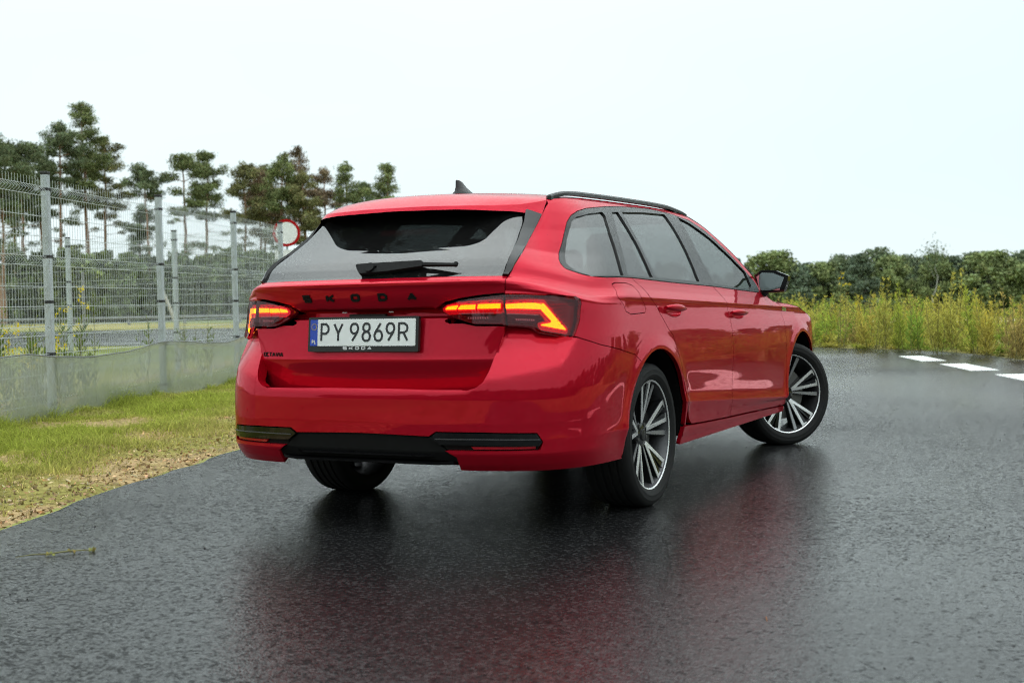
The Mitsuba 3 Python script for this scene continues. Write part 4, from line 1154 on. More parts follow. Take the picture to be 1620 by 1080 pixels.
panel('tow_cover', box(0.44, 0.455, 0.49, 0.505).buffer(0.004), S, 'red_paint', side=1, gap=0, off=0.0008, skirt=0.003, step=0.01)
# the black lower centre of the bumper
panel('diffuser', both(Polygon([(-0.01, 0.421), (0.258, 0.412), (0.30, 0.376), (0.36, 0.330), (0.38, 0.300), (-0.01, 0.300)])), S, 'flat_black', side=0, off=-0.012, skirt=0.05)
add('diffuser_blade', hull([[sx * 0.42, -1.055, 0.315] for sx in (-1, 1)] + [[sx * 0.33, -1.085, 0.308] for sx in (-1, 1)] + [[sx * 0.33, -1.08, 0.299] for sx in (-1, 1)] + [[sx * 0.45, -0.93, 0.285] for sx in (-1, 1)] + [[sx * 0.42, -1.05, 0.30] for sx in (-1, 1)]), 'black_gloss', CAR)
add('diffuser_blade', hull([[sx * 0.36, -1.05, 0.345] for sx in (-1, 1)] + [[sx * 0.30, -1.088, 0.338] for sx in (-1, 1)] + [[sx * 0.30, -1.085, 0.331] for sx in (-1, 1)] + [[sx * 0.38, -1.03, 0.332] for sx in (-1, 1)]), 'black_gloss', CAR)

# the tailgate
_gate_lo = [(-0.01, 0.585), (0.30, 0.580)] + [(0.47, 0.585), (0.54, 0.605), (0.560, 0.655), (0.570, 0.715), (0.588, 0.750), (0.592, 0.765), (0.625, 0.820), (0.647, 0.86)]
GATE_HI = P('gate_side_hi')
GLB = 0.9885
_gate = Polygon(_gate_lo + [(0.656, 0.90)] + GATE_HI[::-1] + [(0.45, GLB), (-0.01, GLB)]).buffer(0)
_gate = _gate.difference(LAMP.buffer(-0.016).union(poly_of('lamp_gate').buffer(0.002)).union(LAMP.buffer(0.001).intersection(box(0, 0.868, 2, 0.90))))
_handle_cut = Polygon([(0, 0.893), (0.345, 0.893), (0.40, 0.884), (0.40, 0.88), (0.33, 0.872), (0, 0.872)])
panel('tailgate', both(_gate), G, 'red_paint', side=0, gap=0.001, skirt=0.03, step=0.011, vbreaks=BR)
GATE = CAR + '__tailgate'
# rear window and its black gloss side trims
_ge = P('glass_edge')[:5]
_te = P('trim_edge')
_glass = Polygon([(-0.01, GLB), (0.45, 0.990)] + _ge + [(0.75, 1.40), (-0.01, 1.40)])
_trim = Polygon(_ge + [(0.77, 1.345), (0.896, 1.322)] + _te[::-1]).buffer(0)
panel('rear_window', both(_glass), SF, 'pane_rear', side=0, gap=0.0015, skirt=0, off=-0.004)
for sd in (1, -1):
    panel('window_pillar_trim', _trim, SF, 'black_gloss', side=sd, gap=0.0015, skirt=0.03, off=0.010)
panel('window_border', both(Polygon([(-0.01, GLB), (0.45, 0.990)] + _ge + [(0.75, 1.40), (0.70, 1.40)] + [(p[0] - 0.022, p[1] + 0.006) for p in _ge[::-1]] + [(0.43, 1.003), (-0.01, 1.003)]).buffer(0)), SF, 'black_plastic', side=0, gap=0.001, skirt=0, off=-0.009)

# tail lights: housing, lens, lit strips, ribs
for sd in (1, -1):
    lamp = panel('tail_light', LAMP, SF, 'lamp_smoke', side=sd, gap=0.001, skirt=0.02, off=-0.035)
    lit = [('strip_a', 0.0), ('strip_b', 0.0), ('strip_c', 0.0), ('strip_d', 0.0)]
    for nm, _ in lit:
        pl = poly_of(nm)
        k = panel('light_strip', pl, SF, 'black_plastic', parent=lamp, side=sd, gap=-0.0015, skirt=0.006, off=-0.010)
        scene[k]['emitter'] = {'type': 'area', 'radiance': {'type': 'rgb', 'value': [1.7, 0.36, 0.004]}}
        k = panel('glow_edge', pl.buffer(0.005).difference(pl.buffer(0.0015)), SF, 'black_plastic', parent=lamp, side=sd, gap=0, skirt=0, off=-0.013)
        scene[k]['emitter'] = {'type': 'area', 'radiance': {'type': 'rgb', 'value': [0.34, 0.006, 0.005]}}
        k = panel('glow_field', pl.buffer(0.015).difference(pl.buffer(0.0055)).intersection(LAMP.buffer(-0.003)), SF, 'lamp_red', parent=lamp, side=sd, gap=0, skirt=0, off=-0.016)
        scene[k]['emitter'] = {'type': 'area', 'radiance': {'type': 'rgb', 'value': [0.075, 0.001, 0.002]}}
    for nm in ('clear_in', 'clear_out'):
        k = panel('reversing_lamp', poly_of(nm), SF, 'lamp_grey', parent=lamp, side=sd, gap=0.001, skirt=0.01, off=-0.012)
        b = poly_of(nm).bounds
        panel('lamp_edge', Polygon([(b[0] + 0.004, b[3] - 0.0005), (b[2] - 0.03, b[3] - 0.0005), (b[2] - 0.03, b[3] - 0.003), (b[0] + 0.004, b[3] - 0.003)]), SF, 'badge_white', parent=lamp, side=sd, gap=0, skirt=0, off=-0.0085)
        for j in range(9):
            x = b[0] + (b[2] - b[0]) * (0.22 + 0.055 * j)
            panel('lamp_cell', box(x, b[1] + 0.008, x + 0.005, b[1] + 0.013), SF, 'alloy_bright', parent=lamp, side=sd, gap=0, skirt=0, off=-0.0085)
    for j, (ya, yb) in enumerate([(0.903, 0.9185), (0.892, 0.908), (0.880, 0.897), (0.868, 0.884), (0.855, 0.868), (0.845, 0.853)]):
        panel('lamp_rib', Polygon([(0.845 - 0.0 * j + 0.006 * j, ya), (0.955 - 0.004 * j, yb), (0.845 + 0.006 * j, ya - 0.006)]), SF, 'lamp_red', parent=lamp, side=sd, gap=0, skirt=0.004, off=-0.010)
    for j in range(9):
        x = 0.50 + 0.042 * j
        panel('lamp_rib', Polygon([(x, 0.8935 + 0.0006 * j), (x + 0.022, 0.9005 + 0.0008 * j), (x + 0.012, 0.8935 + 0.0006 * j)]), SF, 'lamp_red', parent=lamp, side=sd, gap=0, skirt=0.003, off=-0.010)
    inner, outer = LAMP.intersection(box(0, 0.7, 0.651, 1.1)), LAMP.intersection(box(0.655, 0.7, 1.1, 1.1))
    panel('lens', inner, SF, 'lamp_lens', parent=lamp, side=sd, gap=0.001, skirt=0, off=0.001)
    panel('lens', outer, SF, 'lamp_lens', parent=lamp, side=sd, gap=0.001, skirt=0, off=0.002)
    panel('lens_joint', LAMP.intersection(box(0.649, 0.7, 0.657, 1.1)), SF, 'black_plastic', parent=lamp, side=sd, gap=0, skirt=0.03, off=-0.004)

# the quarter panel with the roof frame over the windows, the doors, the fender, the sill
V_TOP = [(0.948, 1.400), (1.1, 1.408), (1.43, 1.420), (1.9, 1.429), (2.3, 1.432), (2.55, 1.429), (2.758, 1.412), (2.884, 1.364), (2.995, 1.292), (3.127, 1.224), (3.247, 1.166), (3.331, 1.124), (3.42, 1.075), (3.52, 1.010), (3.60, 0.985)]
_fend = [(3.62, 0.985), (3.9, 0.983), (4.1, 0.972), (4.3, 0.945), (4.5, 0.900), (4.65, 0.845), (4.80, 0.76), (4.86, 0.70), (4.86, 0.30)]
REAR_CUT = P('rear_cut')
MID_CUT = [(2.56, 1.045), (2.60, 1.015), (2.625, 0.985), (2.640, 0.93), (2.648, 0.86), (2.651, 0.78), (2.650, 0.586), (2.640, 0.45), (2.650, 0.308)]
FRONT_CUT = [(3.41, 1.033), (3.60, 0.990), (3.685, 0.972), (3.697, 0.94), (3.702, 0.80), (3.710, 0.712), (3.713, 0.559), (3.70, 0.41), (3.745, 0.282)]
_dlo_low = [(1.577, 1.052), (2.008, 1.047), (2.56, 1.046), (2.897, 1.040), (3.41, 1.033)]
_rear_door = Polygon(REAR_CUT + [(2.65, 0.308)] + MID_CUT[::-1][1:] + [(2.008, 1.060), (1.57, 1.060)]).buffer(0).difference(DLO)
_front_door = Polygon(MID_CUT + [(3.745, 0.279)] + FRONT_CUT[::-1][1:] + [(3.3, 1.08), (2.9, 1.06), (2.56, 1.06)]).buffer(0).difference(DLO)
_side = Polygon(P('gate_side_hi')[::-1] + _te + P('spoiler_side') + V_TOP[1:] + _fend + [(3.7, 0.30), (3.745, 0.279), (2.65, 0.308), (2.097, 0.328), (2.06, 0.326), (1.85, 0.326), (1.6, 0.40)] + SEAM[::-1] + [(0.66, 0.85)]).buffer(0)
CUPS = [shapely.affinity.scale(Point(1.910, 0.901).buffer(1), 0.088, 0.027), shapely.affinity.scale(Point(2.78, 0.882).buffer(1), 0.088, 0.027)]
_rear_door, _front_door = _rear_door.difference(CUPS[0]), _front_door.difference(CUPS[1])
nm2 = lambda sa: 0 if sa < 2 else 1


def cup(poly):
    c, (x0, y0, x1, y1) = poly.centroid, poly.bounds

    def fn(s, v):
        r2 = ((s - c.x) / (x1 - x0) * 2) ** 2 + ((v - c.y) / (y1 - y0) * 2) ** 2
        return SF(s, v) - nrm(SF, s, v) * (0.024 * np.clip(1 - r2, 0, 1) ** 0.7)[..., None]
    return fn


FUEL = poly_of('fuel').buffer(-0.008).buffer(0.016).buffer(-0.008)
_side = _side.difference(DLO).difference(LAMP.buffer(0.001)).difference(ARCHES).difference(_rear_door.union(CUPS[0])).difference(_front_door.union(CUPS[1]))
_fender = _side.intersection(box(3.55, 0.2, 6, 1.05)).difference(Polygon(FRONT_CUT + [(3.5, 0.2), (3.3, 0.6)]).buffer(0))
_fender = max(getattr(_fender, 'geoms', [_fender]), key=lambda g: g.area)
_quarter = _side.difference(box(3.55, 0.2, 6, 1.2)).difference(Polygon([(2.0, 0.2), (3.8, 0.2), (3.8, 1.0), (2.1, 1.0)]))
_quarter = max(getattr(_quarter, 'geoms', [_quarter]), key=lambda g: g.area)
_sill = Polygon([(1.86, 0.3245), (2.06, 0.3245), (2.65, 0.303), (3.745, 0.274), (3.86, 0.270), (3.86, 0.238), (1.86, 0.238)]).buffer(0).difference(ARCHES)
_sill = max(getattr(_sill, 'geoms', [_sill]), key=lambda g: g.area)
for sd in (1, -1):
    panel('quarter_panel', _quarter.difference(FUEL if sd == 1 else Polygon()), SF, 'red_paint', side=sd, vbreaks=BR, skirt=0.02)
    panel('front_fender', _fender, SF, 'red_paint', side=sd, vbreaks=BR)
    panel('sill', _sill, SF, 'red_paint', side=sd, vbreaks=BR, skirt=0.02)
    dr1 = panel('rear_door', _rear_door, SF, 'red_paint', side=sd, vbreaks=BR, skirt=0.03)
    dr2 = panel('front_door', _front_door, SF, 'red_paint', side=sd, vbreaks=BR, skirt=0.03)
    if sd == 1:
        panel('fuel_flap', FUEL, SF, 'red_paint', gap=0.0018)
    panes = [('quarter_window', poly_of('quarter_glass').buffer(-0.015).buffer(0.03).buffer(-0.015), 'pane_tinted'), ('small_window', poly_of('small_glass'), 'pane_tinted'), ('rear_door_window', poly_of('rear_pane'), 'pane_tinted'), ('front_door_window', poly_of('front_pane'), 'pane_clear')]
    frm = DLO
    for nm, pl, bs in panes:
        frm = frm.difference(pl)
        panel(nm, pl.buffer(0.004), SF, bs, side=sd, gap=0, skirt=0, off=-0.007, step=0.03)
    panel('window_trim', frm, SF, 'satin_black', side=sd, gap=0.0015, skirt=0.012, off=0.0005)
    # the pillars behind the small window are blanked off
    panel('pillar_blank', poly_of('small_glass').buffer(0.004), SF, 'dark_cavity', side=sd, gap=0, skirt=0, off=-0.03, step=0.03)
    for nm, d_, prs in (('door_handle', dr1, (1.785, 2.015)), ('door_handle', dr2, (2.655, 2.885))):
        sa, sb = prs
        va = 0.918 if sa < 2 else 0.899
        n_ = 15
        rows = []
        for q in np.linspace(0, 1, n_):
            s_ = sa + (sb - sa) * q
            v_ = va - 0.006 * q
            w_ = (0.005 + 0.012 * np.sin(np.pi * min(1, q * 1.15 + 0.02)) ** 0.6)
            hgt = 0.004 + 0.034 * np.sin(np.pi * np.clip(q * 0.96 + 0.03, 0, 1)) ** 0.5
            c_, m_ = SF(s_, v_), nrm(SF, np.array(s_), np.array(v_))
            an = np.linspace(0, 2 * np.pi, 13)[:-1]
            rows.append(c_ + m_ * (hgt + 0.011 * np.cos(an))[:, None] + np.array([0, 0, 1.0]) * (w_ * np.sin(an))[:, None])
        R_ = np.array(rows)
        vv = np.vstack([R_.reshape(-1, 3), [R_[0].mean(0)], [R_[-1].mean(0)]])
        ff = []
        for i in range(n_ - 1):
            for j in range(12):
                a, b, c, d = i * 12 + j, i * 12 + (j + 1) % 12, (i + 1) * 12 + (j + 1) % 12, (i + 1) * 12 + j
                ff += [[a, b, c], [a, c, d]]
        for j in range(12):
            ff += [[j, n_ * 12, (j + 1) % 12], [(n_ - 1) * 12 + j, (n_ - 1) * 12 + (j + 1) % 12, n_ * 12 + 1]]
        m = trimesh.Trimesh(vv * [sd, 1, 1], ff, process=False)
        m.fix_normals()
        add('door_handle', m, 'red_paint', d_, smooth=40)
        panel('handle_recess', CUPS[nm2(sa)], cup(CUPS[nm2(sa)]), 'red_paint', parent=d_, side=sd, gap=0, skirt=0, step=0.007)
    panel('fender_badge', poly_of('fender_mark'), SF, 'chrome', side=sd, gap=0.001, off=0.002, skirt=0.003)


# ---------------------------------------------------------------- roof, windscreen, bonnet, spoiler, front
_vt = np.array(V_TOP + _fend[1:8])
_vt_of = PchipInterpolator(_vt[:, 0], _vt[:, 1])
BOW = tab(0.948, -0.10, 1.4, -0.07, 2.2, 0.0, 2.75, 0.10, 3.0, 0.19, 3.3, 0.27, 3.6, 0.33)
CROWN = tab(0.948, 0.038, 1.4, 0.040, 2.0, 0.042, 2.6, 0.040, 3.0, 0.035, 3.6, 0.03)


def ROOF(u, s):
    u, s = np.broadcast_arrays(np.asarray(u, float), np.asarray(s, float))
    e = SF(s, _vt_of(s))
    k = 1 - np.abs(u) ** 2.3
    return np.stack([e[..., 0] * u, e[..., 1] + BOW(s) * (1 - u * u), e[..., 2] + CROWN(s) * k], -1)


def grid_mesh(fn, us, vs, flipn=False):
    uu, vv = np.meshgrid(us, vs, indexing='ij')
    X = fn(uu, vv)
    e = 1e-3
    n = np.cross(fn(uu + e, vv) - fn(uu - e, vv), fn(uu, vv + e) - fn(uu, vv - e))
    n /= np.linalg.norm(n, axis=-1, keepdims=True) + 1e-12
    i, j = np.meshgrid(np.arange(len(us) - 1), np.arange(len(vs) - 1), indexing='ij')
    m = len(vs)
    a, b, c, d = i * m + j, (i + 1) * m + j, (i + 1) * m + j + 1, i * m + j + 1
    f = np.concatenate([np.stack([a, b, c], -1).reshape(-1, 3), np.stack([a, c, d], -1).reshape(-1, 3)])
    if flipn:
        f, n = f[:, ::-1], -n
    return X.reshape(-1, 3), f, n.reshape(-1, 3)


add_n('roof', *grid_mesh(ROOF, np.linspace(-1, 1, 61), np.linspace(0.955, 2.80, 90)), 'red_paint', CAR)
add_n('windscreen', *grid_mesh(ROOF, np.linspace(-0.955, 0.955, 41), np.linspace(2.80, 3.60, 40)), 'pane_clear', CAR)
for sd in (-1, 1):
    add_n('windscreen_pillar', *grid_mesh(lambda u, s: ROOF(u, s) + np.array([0, 0, 0.002]), np.linspace(0.95, 1, 7) if sd > 0 else np.linspace(-1, -0.95, 7), np.linspace(2.79, 3.60, 40)), 'red_paint', CAR)


def BONNET(u, s):
    u, s = np.broadcast_arrays(np.asarray(u, float), np.asarray(s, float))
    e = SF(s, _vt_of(s))
    k = 1 - np.abs(u) ** 2.2
    t = (s - 3.6) / (4.85 - 3.6)
    return np.stack([e[..., 0] * u, e[..., 1] + (0.33 * (1 - t) + 0.16 * t) * (1 - u * u), e[..., 2] + (0.03 + 0.045 * np.sin(np.pi * np.clip(t, 0, 1)) ** 0.8) * k], -1)


add_n('bonnet', *grid_mesh(BONNET, np.linspace(-1, 1, 41), np.linspace(3.602, 4.85, 50)), 'red_paint', CAR)


def NOSE(u, v):
    u, v = np.broadcast_arrays(np.asarray(u, float), np.asarray(v, float))
    s = np.where(v > 0.70, 4.86 - (v - 0.70) * 0.09, 4.86)
    e = SF(s, v)
    return np.stack([e[..., 0] * u, e[..., 1] + 0.16 * (1 - u * u), e[..., 2] + 0.03 * (1 - np.abs(u) ** 2.2) * np.clip((v - 0.7) / 0.2, 0, 1)], -1)


add_n('front_bumper', *grid_mesh(NOSE, np.linspace(-1, 1, 41), np.linspace(0.24, 0.72, 30), True), 'red_paint', CAR)
_g = lambda u, v: NOSE(u, v) + np.array([0, 0.006, 0])
add_n('grille', *grid_mesh(_g, np.linspace(-0.55, 0.55, 21), np.linspace(0.42, 0.62, 10), True), 'black_gloss', CAR)
for sd in (-1, 1):
    add_n('headlight', *grid_mesh(_g, np.linspace(0.62, 0.98, 11) if sd > 0 else np.linspace(-0.98, -0.62, 11), np.linspace(0.58, 0.68, 8), True), 'chrome', CAR)

# the spoiler carries the roof line past the rear window
_lo_y, _lo_z = tab(0, -0.80, 0.15, -0.795, 0.3, -0.782, 0.38, -0.757, 0.44, -0.705, 0.50, -0.625, 0.54, -0.570, 0.579, -0.515), lin(0, 1.351, 0.3, 1.346, 0.42, 1.339, 0.50, 1.336, 0.579, 1.322)
_up_y, _up_z = tab(0, -0.79, 0.15, -0.785, 0.3, -0.770, 0.38, -0.738, 0.44, -0.675, 0.50, -0.585, 0.54, -0.510, 0.564, -0.428), lin(0, 1.366, 0.15, 1.366, 0.3, 1.362, 0.42, 1.361, 0.50, 1.367, 0.54, 1.378, 0.564, 1.393)


def SPOIL(u, t):
    """t: 0 the roof, 1 the trailing edge's top, then its lip"""
    u, t = np.broadcast_arrays(np.asarray(u, float), np.asarray(t, float))
    r = ROOF(u, np.full_like(u, 0.958))
    au = np.abs(u)
    top = np.stack([0.564 * u, _up_y(0.564 * au), _up_z(0.564 * au)], -1)
    low = np.stack([0.579 * u, _lo_y(0.579 * au), _lo_z(0.579 * au)], -1)
    q = np.clip(t, 0, 1)[..., None]
    p = r * (1 - q) + top * q
    p[..., 2] += 0.018 * np.sin(np.pi * np.clip(t, 0, 1)) * (1 - au ** 3)
    a = np.clip((t - 1) / 0.25, 0, 1)[..., None]
    return p * (1 - a) + low * a


def SPOIL_LOW(u, t):
    u, t = np.broadcast_arrays(np.asarray(u, float), np.asarray(t, float))
    low = SPOIL(u, np.full_like(u, 1.25))
    gl = two_sided(SF)(np.sign(u) * np.abs(u) * 0.86, 1.375 - 0.055 * np.abs(u) ** 2) + np.array([0, 0.02, 0.0])
    a = t[..., None]
    p = low * (1 - a) + gl * a
    p[..., 2] += 0.010 * np.sin(np.pi * t) * (1 - np.abs(u) ** 4)
    return p


add_n('spoiler', *grid_mesh(SPOIL, np.linspace(-1, 1, 81), np.concatenate([np.linspace(0, 0.97, 16), [0.985, 1.0, 1.02, 1.08, 1.18, 1.25]]), True), 'red_paint', CAR)
SPO = CAR + '__spoiler'
add_n('underside', *grid_mesh(SPOIL_LOW, np.linspace(-1, 1, 61), np.linspace(0, 1, 8), True), 'black_gloss', SPO)
add('brake_light', box_mesh(0.30, 0.012, 0.010, (0, -0.74, 1.367)), 'lamp_red', SPO)
scene['red_paint_2s'] = {'type': 'twosided', 'bsdf': {'type': 'ref', 'id': 'red_paint'}}

# aerial, roof rails
_fin = []
for h, ya, yb, w in ((0, -0.25, -0.04, 0.036), (0.014, -0.245, -0.055, 0.033), (0.022, -0.235, -0.08, 0.024), (0.045, -0.232, -0.13, 0.010), (0.068, -0.232, -0.17, 0.006), (0.074, -0.228, -0.195, 0.003)):
    an = np.linspace(0, 2 * np.pi, 25)[:-1]
    _fin.append(np.stack([w * np.sin(an), (ya + yb) / 2 + (yb - ya) / 2 * np.cos(an), 1.455 + h + 0 * an], 1))
_fv = np.vstack(_fin + [[[0, -0.21, 1.455 + 0.075]]])
_ff = []
for i in range(len(_fin) - 1):
    for j in range(24):
        a, b, c, d = i * 24 + j, i * 24 + (j + 1) % 24, (i + 1) * 24 + (j + 1) % 24, (i + 1) * 24 + j
        _ff += [[a, c, b], [a, d, c]]
_ff += [[(len(_fin) - 1) * 24 + j, len(_fv) - 1, (len(_fin) - 1) * 24 + (j + 1) % 24] for j in range(24)]
_fm = trimesh.Trimesh(_fv, _ff, process=False)
_fm.fix_normals()
add('roof_aerial', _fm, 'satin_black', CAR, smooth=40)
for sd in (1, -1):
    q = np.linspace(0, 1, 40)
    ss_ = 1.02 + (2.78 - 1.02) * q
    base = SF(ss_, _vt_of(ss_)) + np.array([-0.012, 0, 0.004])
    lift = 0.015 * np.clip(np.minimum(q / 0.10, (1 - q) / 0.14), 0, 1) ** 0.6
    top = base + np.stack([0 * q, 0 * q, lift], 1)
    w, hgt = 0.016, 0.010
    prof = [(-w, -hgt), (w, -hgt), (w, 0.3 * hgt), (0.6 * w, hgt), (-0.6 * w, hgt), (-w, 0.3 * hgt)]
    V = np.concatenate([top + np.array([a, 0, b]) for a, b in prof]).reshape(6, -1, 3).transpose(1, 0, 2).reshape(-1, 3)
    F = []
    for i in range(len(q) - 1):
        for j in range(6):
            a, b, c, d = i * 6 + j, i * 6 + (j + 1) % 6, (i + 1) * 6 + (j + 1) % 6, (i + 1) * 6 + j
            F += [[a, b, c], [a, c, d]]
    m = trimesh.Trimesh(V * [sd, 1, 1], F, process=False)
    m.fix_normals()
    k = add('roof_rail', m, 'satin_black', CAR, smooth=40)
    for qq in (0.03, 0.96):
        i = int(qq * 39)
        add('rail_foot', box_mesh(0.022, 0.10, 0.02 + lift[i], base[i] * [sd, 1, 1] + [0, 0, lift[i] / 2 - 0.008], 0.006), 'satin_black', k)

# number plate, lettering, wiper
_pc, _pn = np.array([0.0, -1.0505, 0.828]), np.array([0, -0.995, 0.10])
_pn /= np.linalg.norm(_pn)
_px, _py = np.array([1.0, 0, 0]), np.cross(_pn, [1.0, 0, 0])
_PM = frame(_pc, _px, _py, _pn)


def on_plate(m, x, y, z):
    m.apply_translation([x, y, z])
    m.apply_transform(_PM)
    return m


_fr = box(-0.266, -0.067, 0.266, 0.067).buffer(0.006)
plate = add('number_plate', on_plate(prism(_fr, 0.016), 0, 0, -0.006), 'satin_black', CAR, smooth=False)
add('plate_face', on_plate(prism(box(-0.221, -0.046, 0.256, 0.060).buffer(0.003), 0.0035), 0, 0, 0.0095), 'plate_white', plate, smooth=False)
add('plate_band', on_plate(prism(box(-0.258, -0.046, -0.2235, 0.060).buffer(0.002), 0.0035), 0, 0, 0.0095), 'plate_blue', plate, smooth=False)
_stars = shapely.union_all([Polygon([(0.0125 * math.cos(a) + (0.0026 if j % 2 == 0 else 0.0011) * math.sin(j * math.pi / 5), 0.0125 * math.sin(a) + (0.0026 if j % 2 == 0 else 0.0011) * math.cos(j * math.pi / 5)) for j in range(10)]) for a in np.arange(12) * math.pi / 6])
add('star_ring', on_plate(prism(_stars, 0.0012), -0.2405, 0.032, 0.0135), 'sign_yellow', plate, smooth=False)
for ch, x in (('P', -0.2500), ('L', -0.2385)):
    add('country_letter', on_plate(glyph(ch, 0.0095, 0.017, 0.0034, 0.0012), x, -0.040, 0.0135), 'badge_white', plate, smooth=False)
for ch, x, w in (('P', -0.207, 0.046), ('Y', -0.142, 0.050), ('9', -0.060, 0.047), ('8', -0.0005, 0.047), ('6', 0.0585, 0.047), ('9', 0.1165, 0.047), ('R', 0.1765, 0.050)):
    add('plate_character', on_plate(glyph(ch, w, 0.080, 0.0092, 0.0016), x, -0.032, 0.0133), 'ink_black', plate, smooth=False)
for ch, x in zip('SKODA', (-0.094, -0.0635, -0.033, -0.0025, 0.028)):
    add('frame_letter', on_plate(glyph(ch, 0.0205, 0.0125, 0.0036, 0.0008), x, -0.0645, 0.0101), 'badge_white', plate, smooth=False)


def on_gate(m, x, z, fn=None):
    """lay a letter that stands in xy on the tailgate where it is x from the middle and z high"""
    s, v = abs(x) * 1.02, z
    g = two_sided(G)
    for _ in range(120):
        p = g(np.array(s if x >= 0 else -s), np.array(v))
        s, v = s + (abs(x) - abs(p[0])) * 0.5, v + (z - p[2]) * 0.2
    s = s if x >= 0 else -s
    n = nrm(g, np.array(s), np.array(v))
    xx = np.cross([0, 0, 1.0], n)
    xx /= np.linalg.norm(xx)
    m.apply_transform(frame(g(np.array(s), np.array(v)) + n * 0.0005, xx, np.cross(n, xx), n))
    return m


for ch, x in zip('SKODA', (-0.272, -0.148, -0.022, 0.111, 0.247)):
    m = glyph(ch, 0.043, 0.0335, 0.0098, 0.004)
    m.apply_translation([-0.0215, -0.017, 0])
    add('letter', on_gate(m, x, 0.981), 'flat_black', GATE, smooth=False)
_x = -0.568
for ch, w in zip('OCTAVIA', (0.0155, 0.0145, 0.0145, 0.0175, 0.0165, 0.004, 0.0175)):
    w *= 1.16
    m = glyph(ch, w, 0.0185, 0.0033 if ch != 'I' else 0.0040, 0.0025)
    m.apply_translation([-w / 2, -0.008, 0])
    add('badge_letter', on_gate(m, _x + w / 2, 0.741), 'flat_black', GATE, smooth=False)
    _x += w + 0.0022
# the two lamps over the plate, the grip
for x in (-0.10, 0.13):
    add('plate_lamp', box_mesh(0.022, 0.010, 0.005, (x, -1.035, 0.919), 0.002), 'badge_white', GATE)
add('tailgate_grip', box_mesh(0.18, 0.02, 0.012, (0.0, -1.010, 0.906), 0.003), 'black_plastic', GATE)

# wiper: cover, arm, blade on the glass
_s0, _v0 = 0.05, 1.045
_g2 = two_sided(SF)
_wp, _wn = _g2(np.array(0.12), np.array(1.025)), nrm(_g2, np.array(0.12), np.array(1.025))
_wx = np.array([1.0, 0, 0])
_WM = frame(_wp - _wx * 0.085 + _wn * 0.002, _wx, np.cross(_wn, _wx), _wn)


def on_glass(m):
    m.apply_transform(_WM)
    return m


_wc = Polygon([(-0.078, 0.018), (-0.07, 0.024), (0.236, 0.031), (0.246, 0.025), (0.248, 0.002), (0.09, -0.018), (-0.045, -0.026), (-0.066, -0.002)]).difference(Polygon([(-0.02, 0.006), (0.032, 0.010), (0.03, 0.0), (0.018, -0.007), (-0.013, -0.009)]))
wiper = add('rear_wiper', on_glass(prism(_wc, 0.018)), 'flat_black', CAR, smooth=False)
add('wiper_blade', on_glass(hull([(0.235, 0.024, 0.004), (0.235, 0.006, 0.004), (0.235, 0.022, 0.017), (0.235, 0.008, 0.017), (0.398, 0.017, 0.002), (0.398, 0.003, 0.002), (0.398, 0.015, 0.012), (0.398, 0.005, 0.012)])), 'flat_black', wiper, smooth=False)
add('wiper_blade', on_glass(box_mesh(0.018, 0.022, 0.016, (0.402, 0.010, 0.009), 0.004)), 'flat_black', wiper, smooth=False)
add('wiper_pivot', on_glass(trimesh.creation.cylinder(0.022, 0.03, sections=24, transform=frame((0.0, 0.0, 0.012), [1, 0, 0], [0, 1, 0], [0, 0, 1]))), 'flat_black', wiper)

# door mirrors
for sd in (1, -1):
    o = np.array([0.905, 1.955, 1.040])
    hs = [(-0.080, 0.0, -0.066), (-0.105, 0.0, 0.035), (-0.060, 0.0, 0.068), (0.02, 0, 0.064), (0.100, 0.0, 0.030), (0.096, 0.0, 0.0), (0.072, 0.0, -0.066), (0.0, 0, -0.07)]
    fr = np.array(hs)
    mid = fr * [0.98, 1, 0.98] + [0.0, 0.06, -0.002]
    tip = fr * [0.66, 1, 0.62] + [-0.012, 0.115, -0.004]
    m = hull(np.vstack([fr, mid, tip]))
    m = m.subdivide_to_size(0.02)
    mir = add('side_mirror', trimesh.Trimesh((np.array(m.vertices) + o) * [sd, 1, 1], m.faces[:, ::sd], process=False), 'black_gloss', CAR, smooth=35)
    gl = np.array([(-0.072, 0, -0.054), (-0.090, 0, 0.028), (-0.055, 0, 0.052), (0.01, 0, 0.047), (0.076, 0, 0.020), (0.048, 0, -0.053)])
    gv = np.vstack([gl + [0, -0.0025, 0], [[0, -0.0035, 0]]])
    gf = [[i, (i + 1) % 6, 6] for i in range(6)]
    add('mirror_glass', trimesh.Trimesh((gv + o) * [sd, 1, 1], gf, process=False), 'mirror_glass', mir, smooth=True)
    add('mirror_foot', hull((np.array([(-0.06, 0.01, -0.06), (-0.10, 0.03, -0.02), (-0.06, 0.09, -0.055), (-0.03, 0.05, -0.066), (-0.10, 0.0, -0.095), (-0.10, 0.10, -0.09), (-0.085, 0.02, -0.11), (-0.075, 0.1, -0.11)]) + o) * [sd, 1, 1]), 'black_gloss', mir, smooth=35)

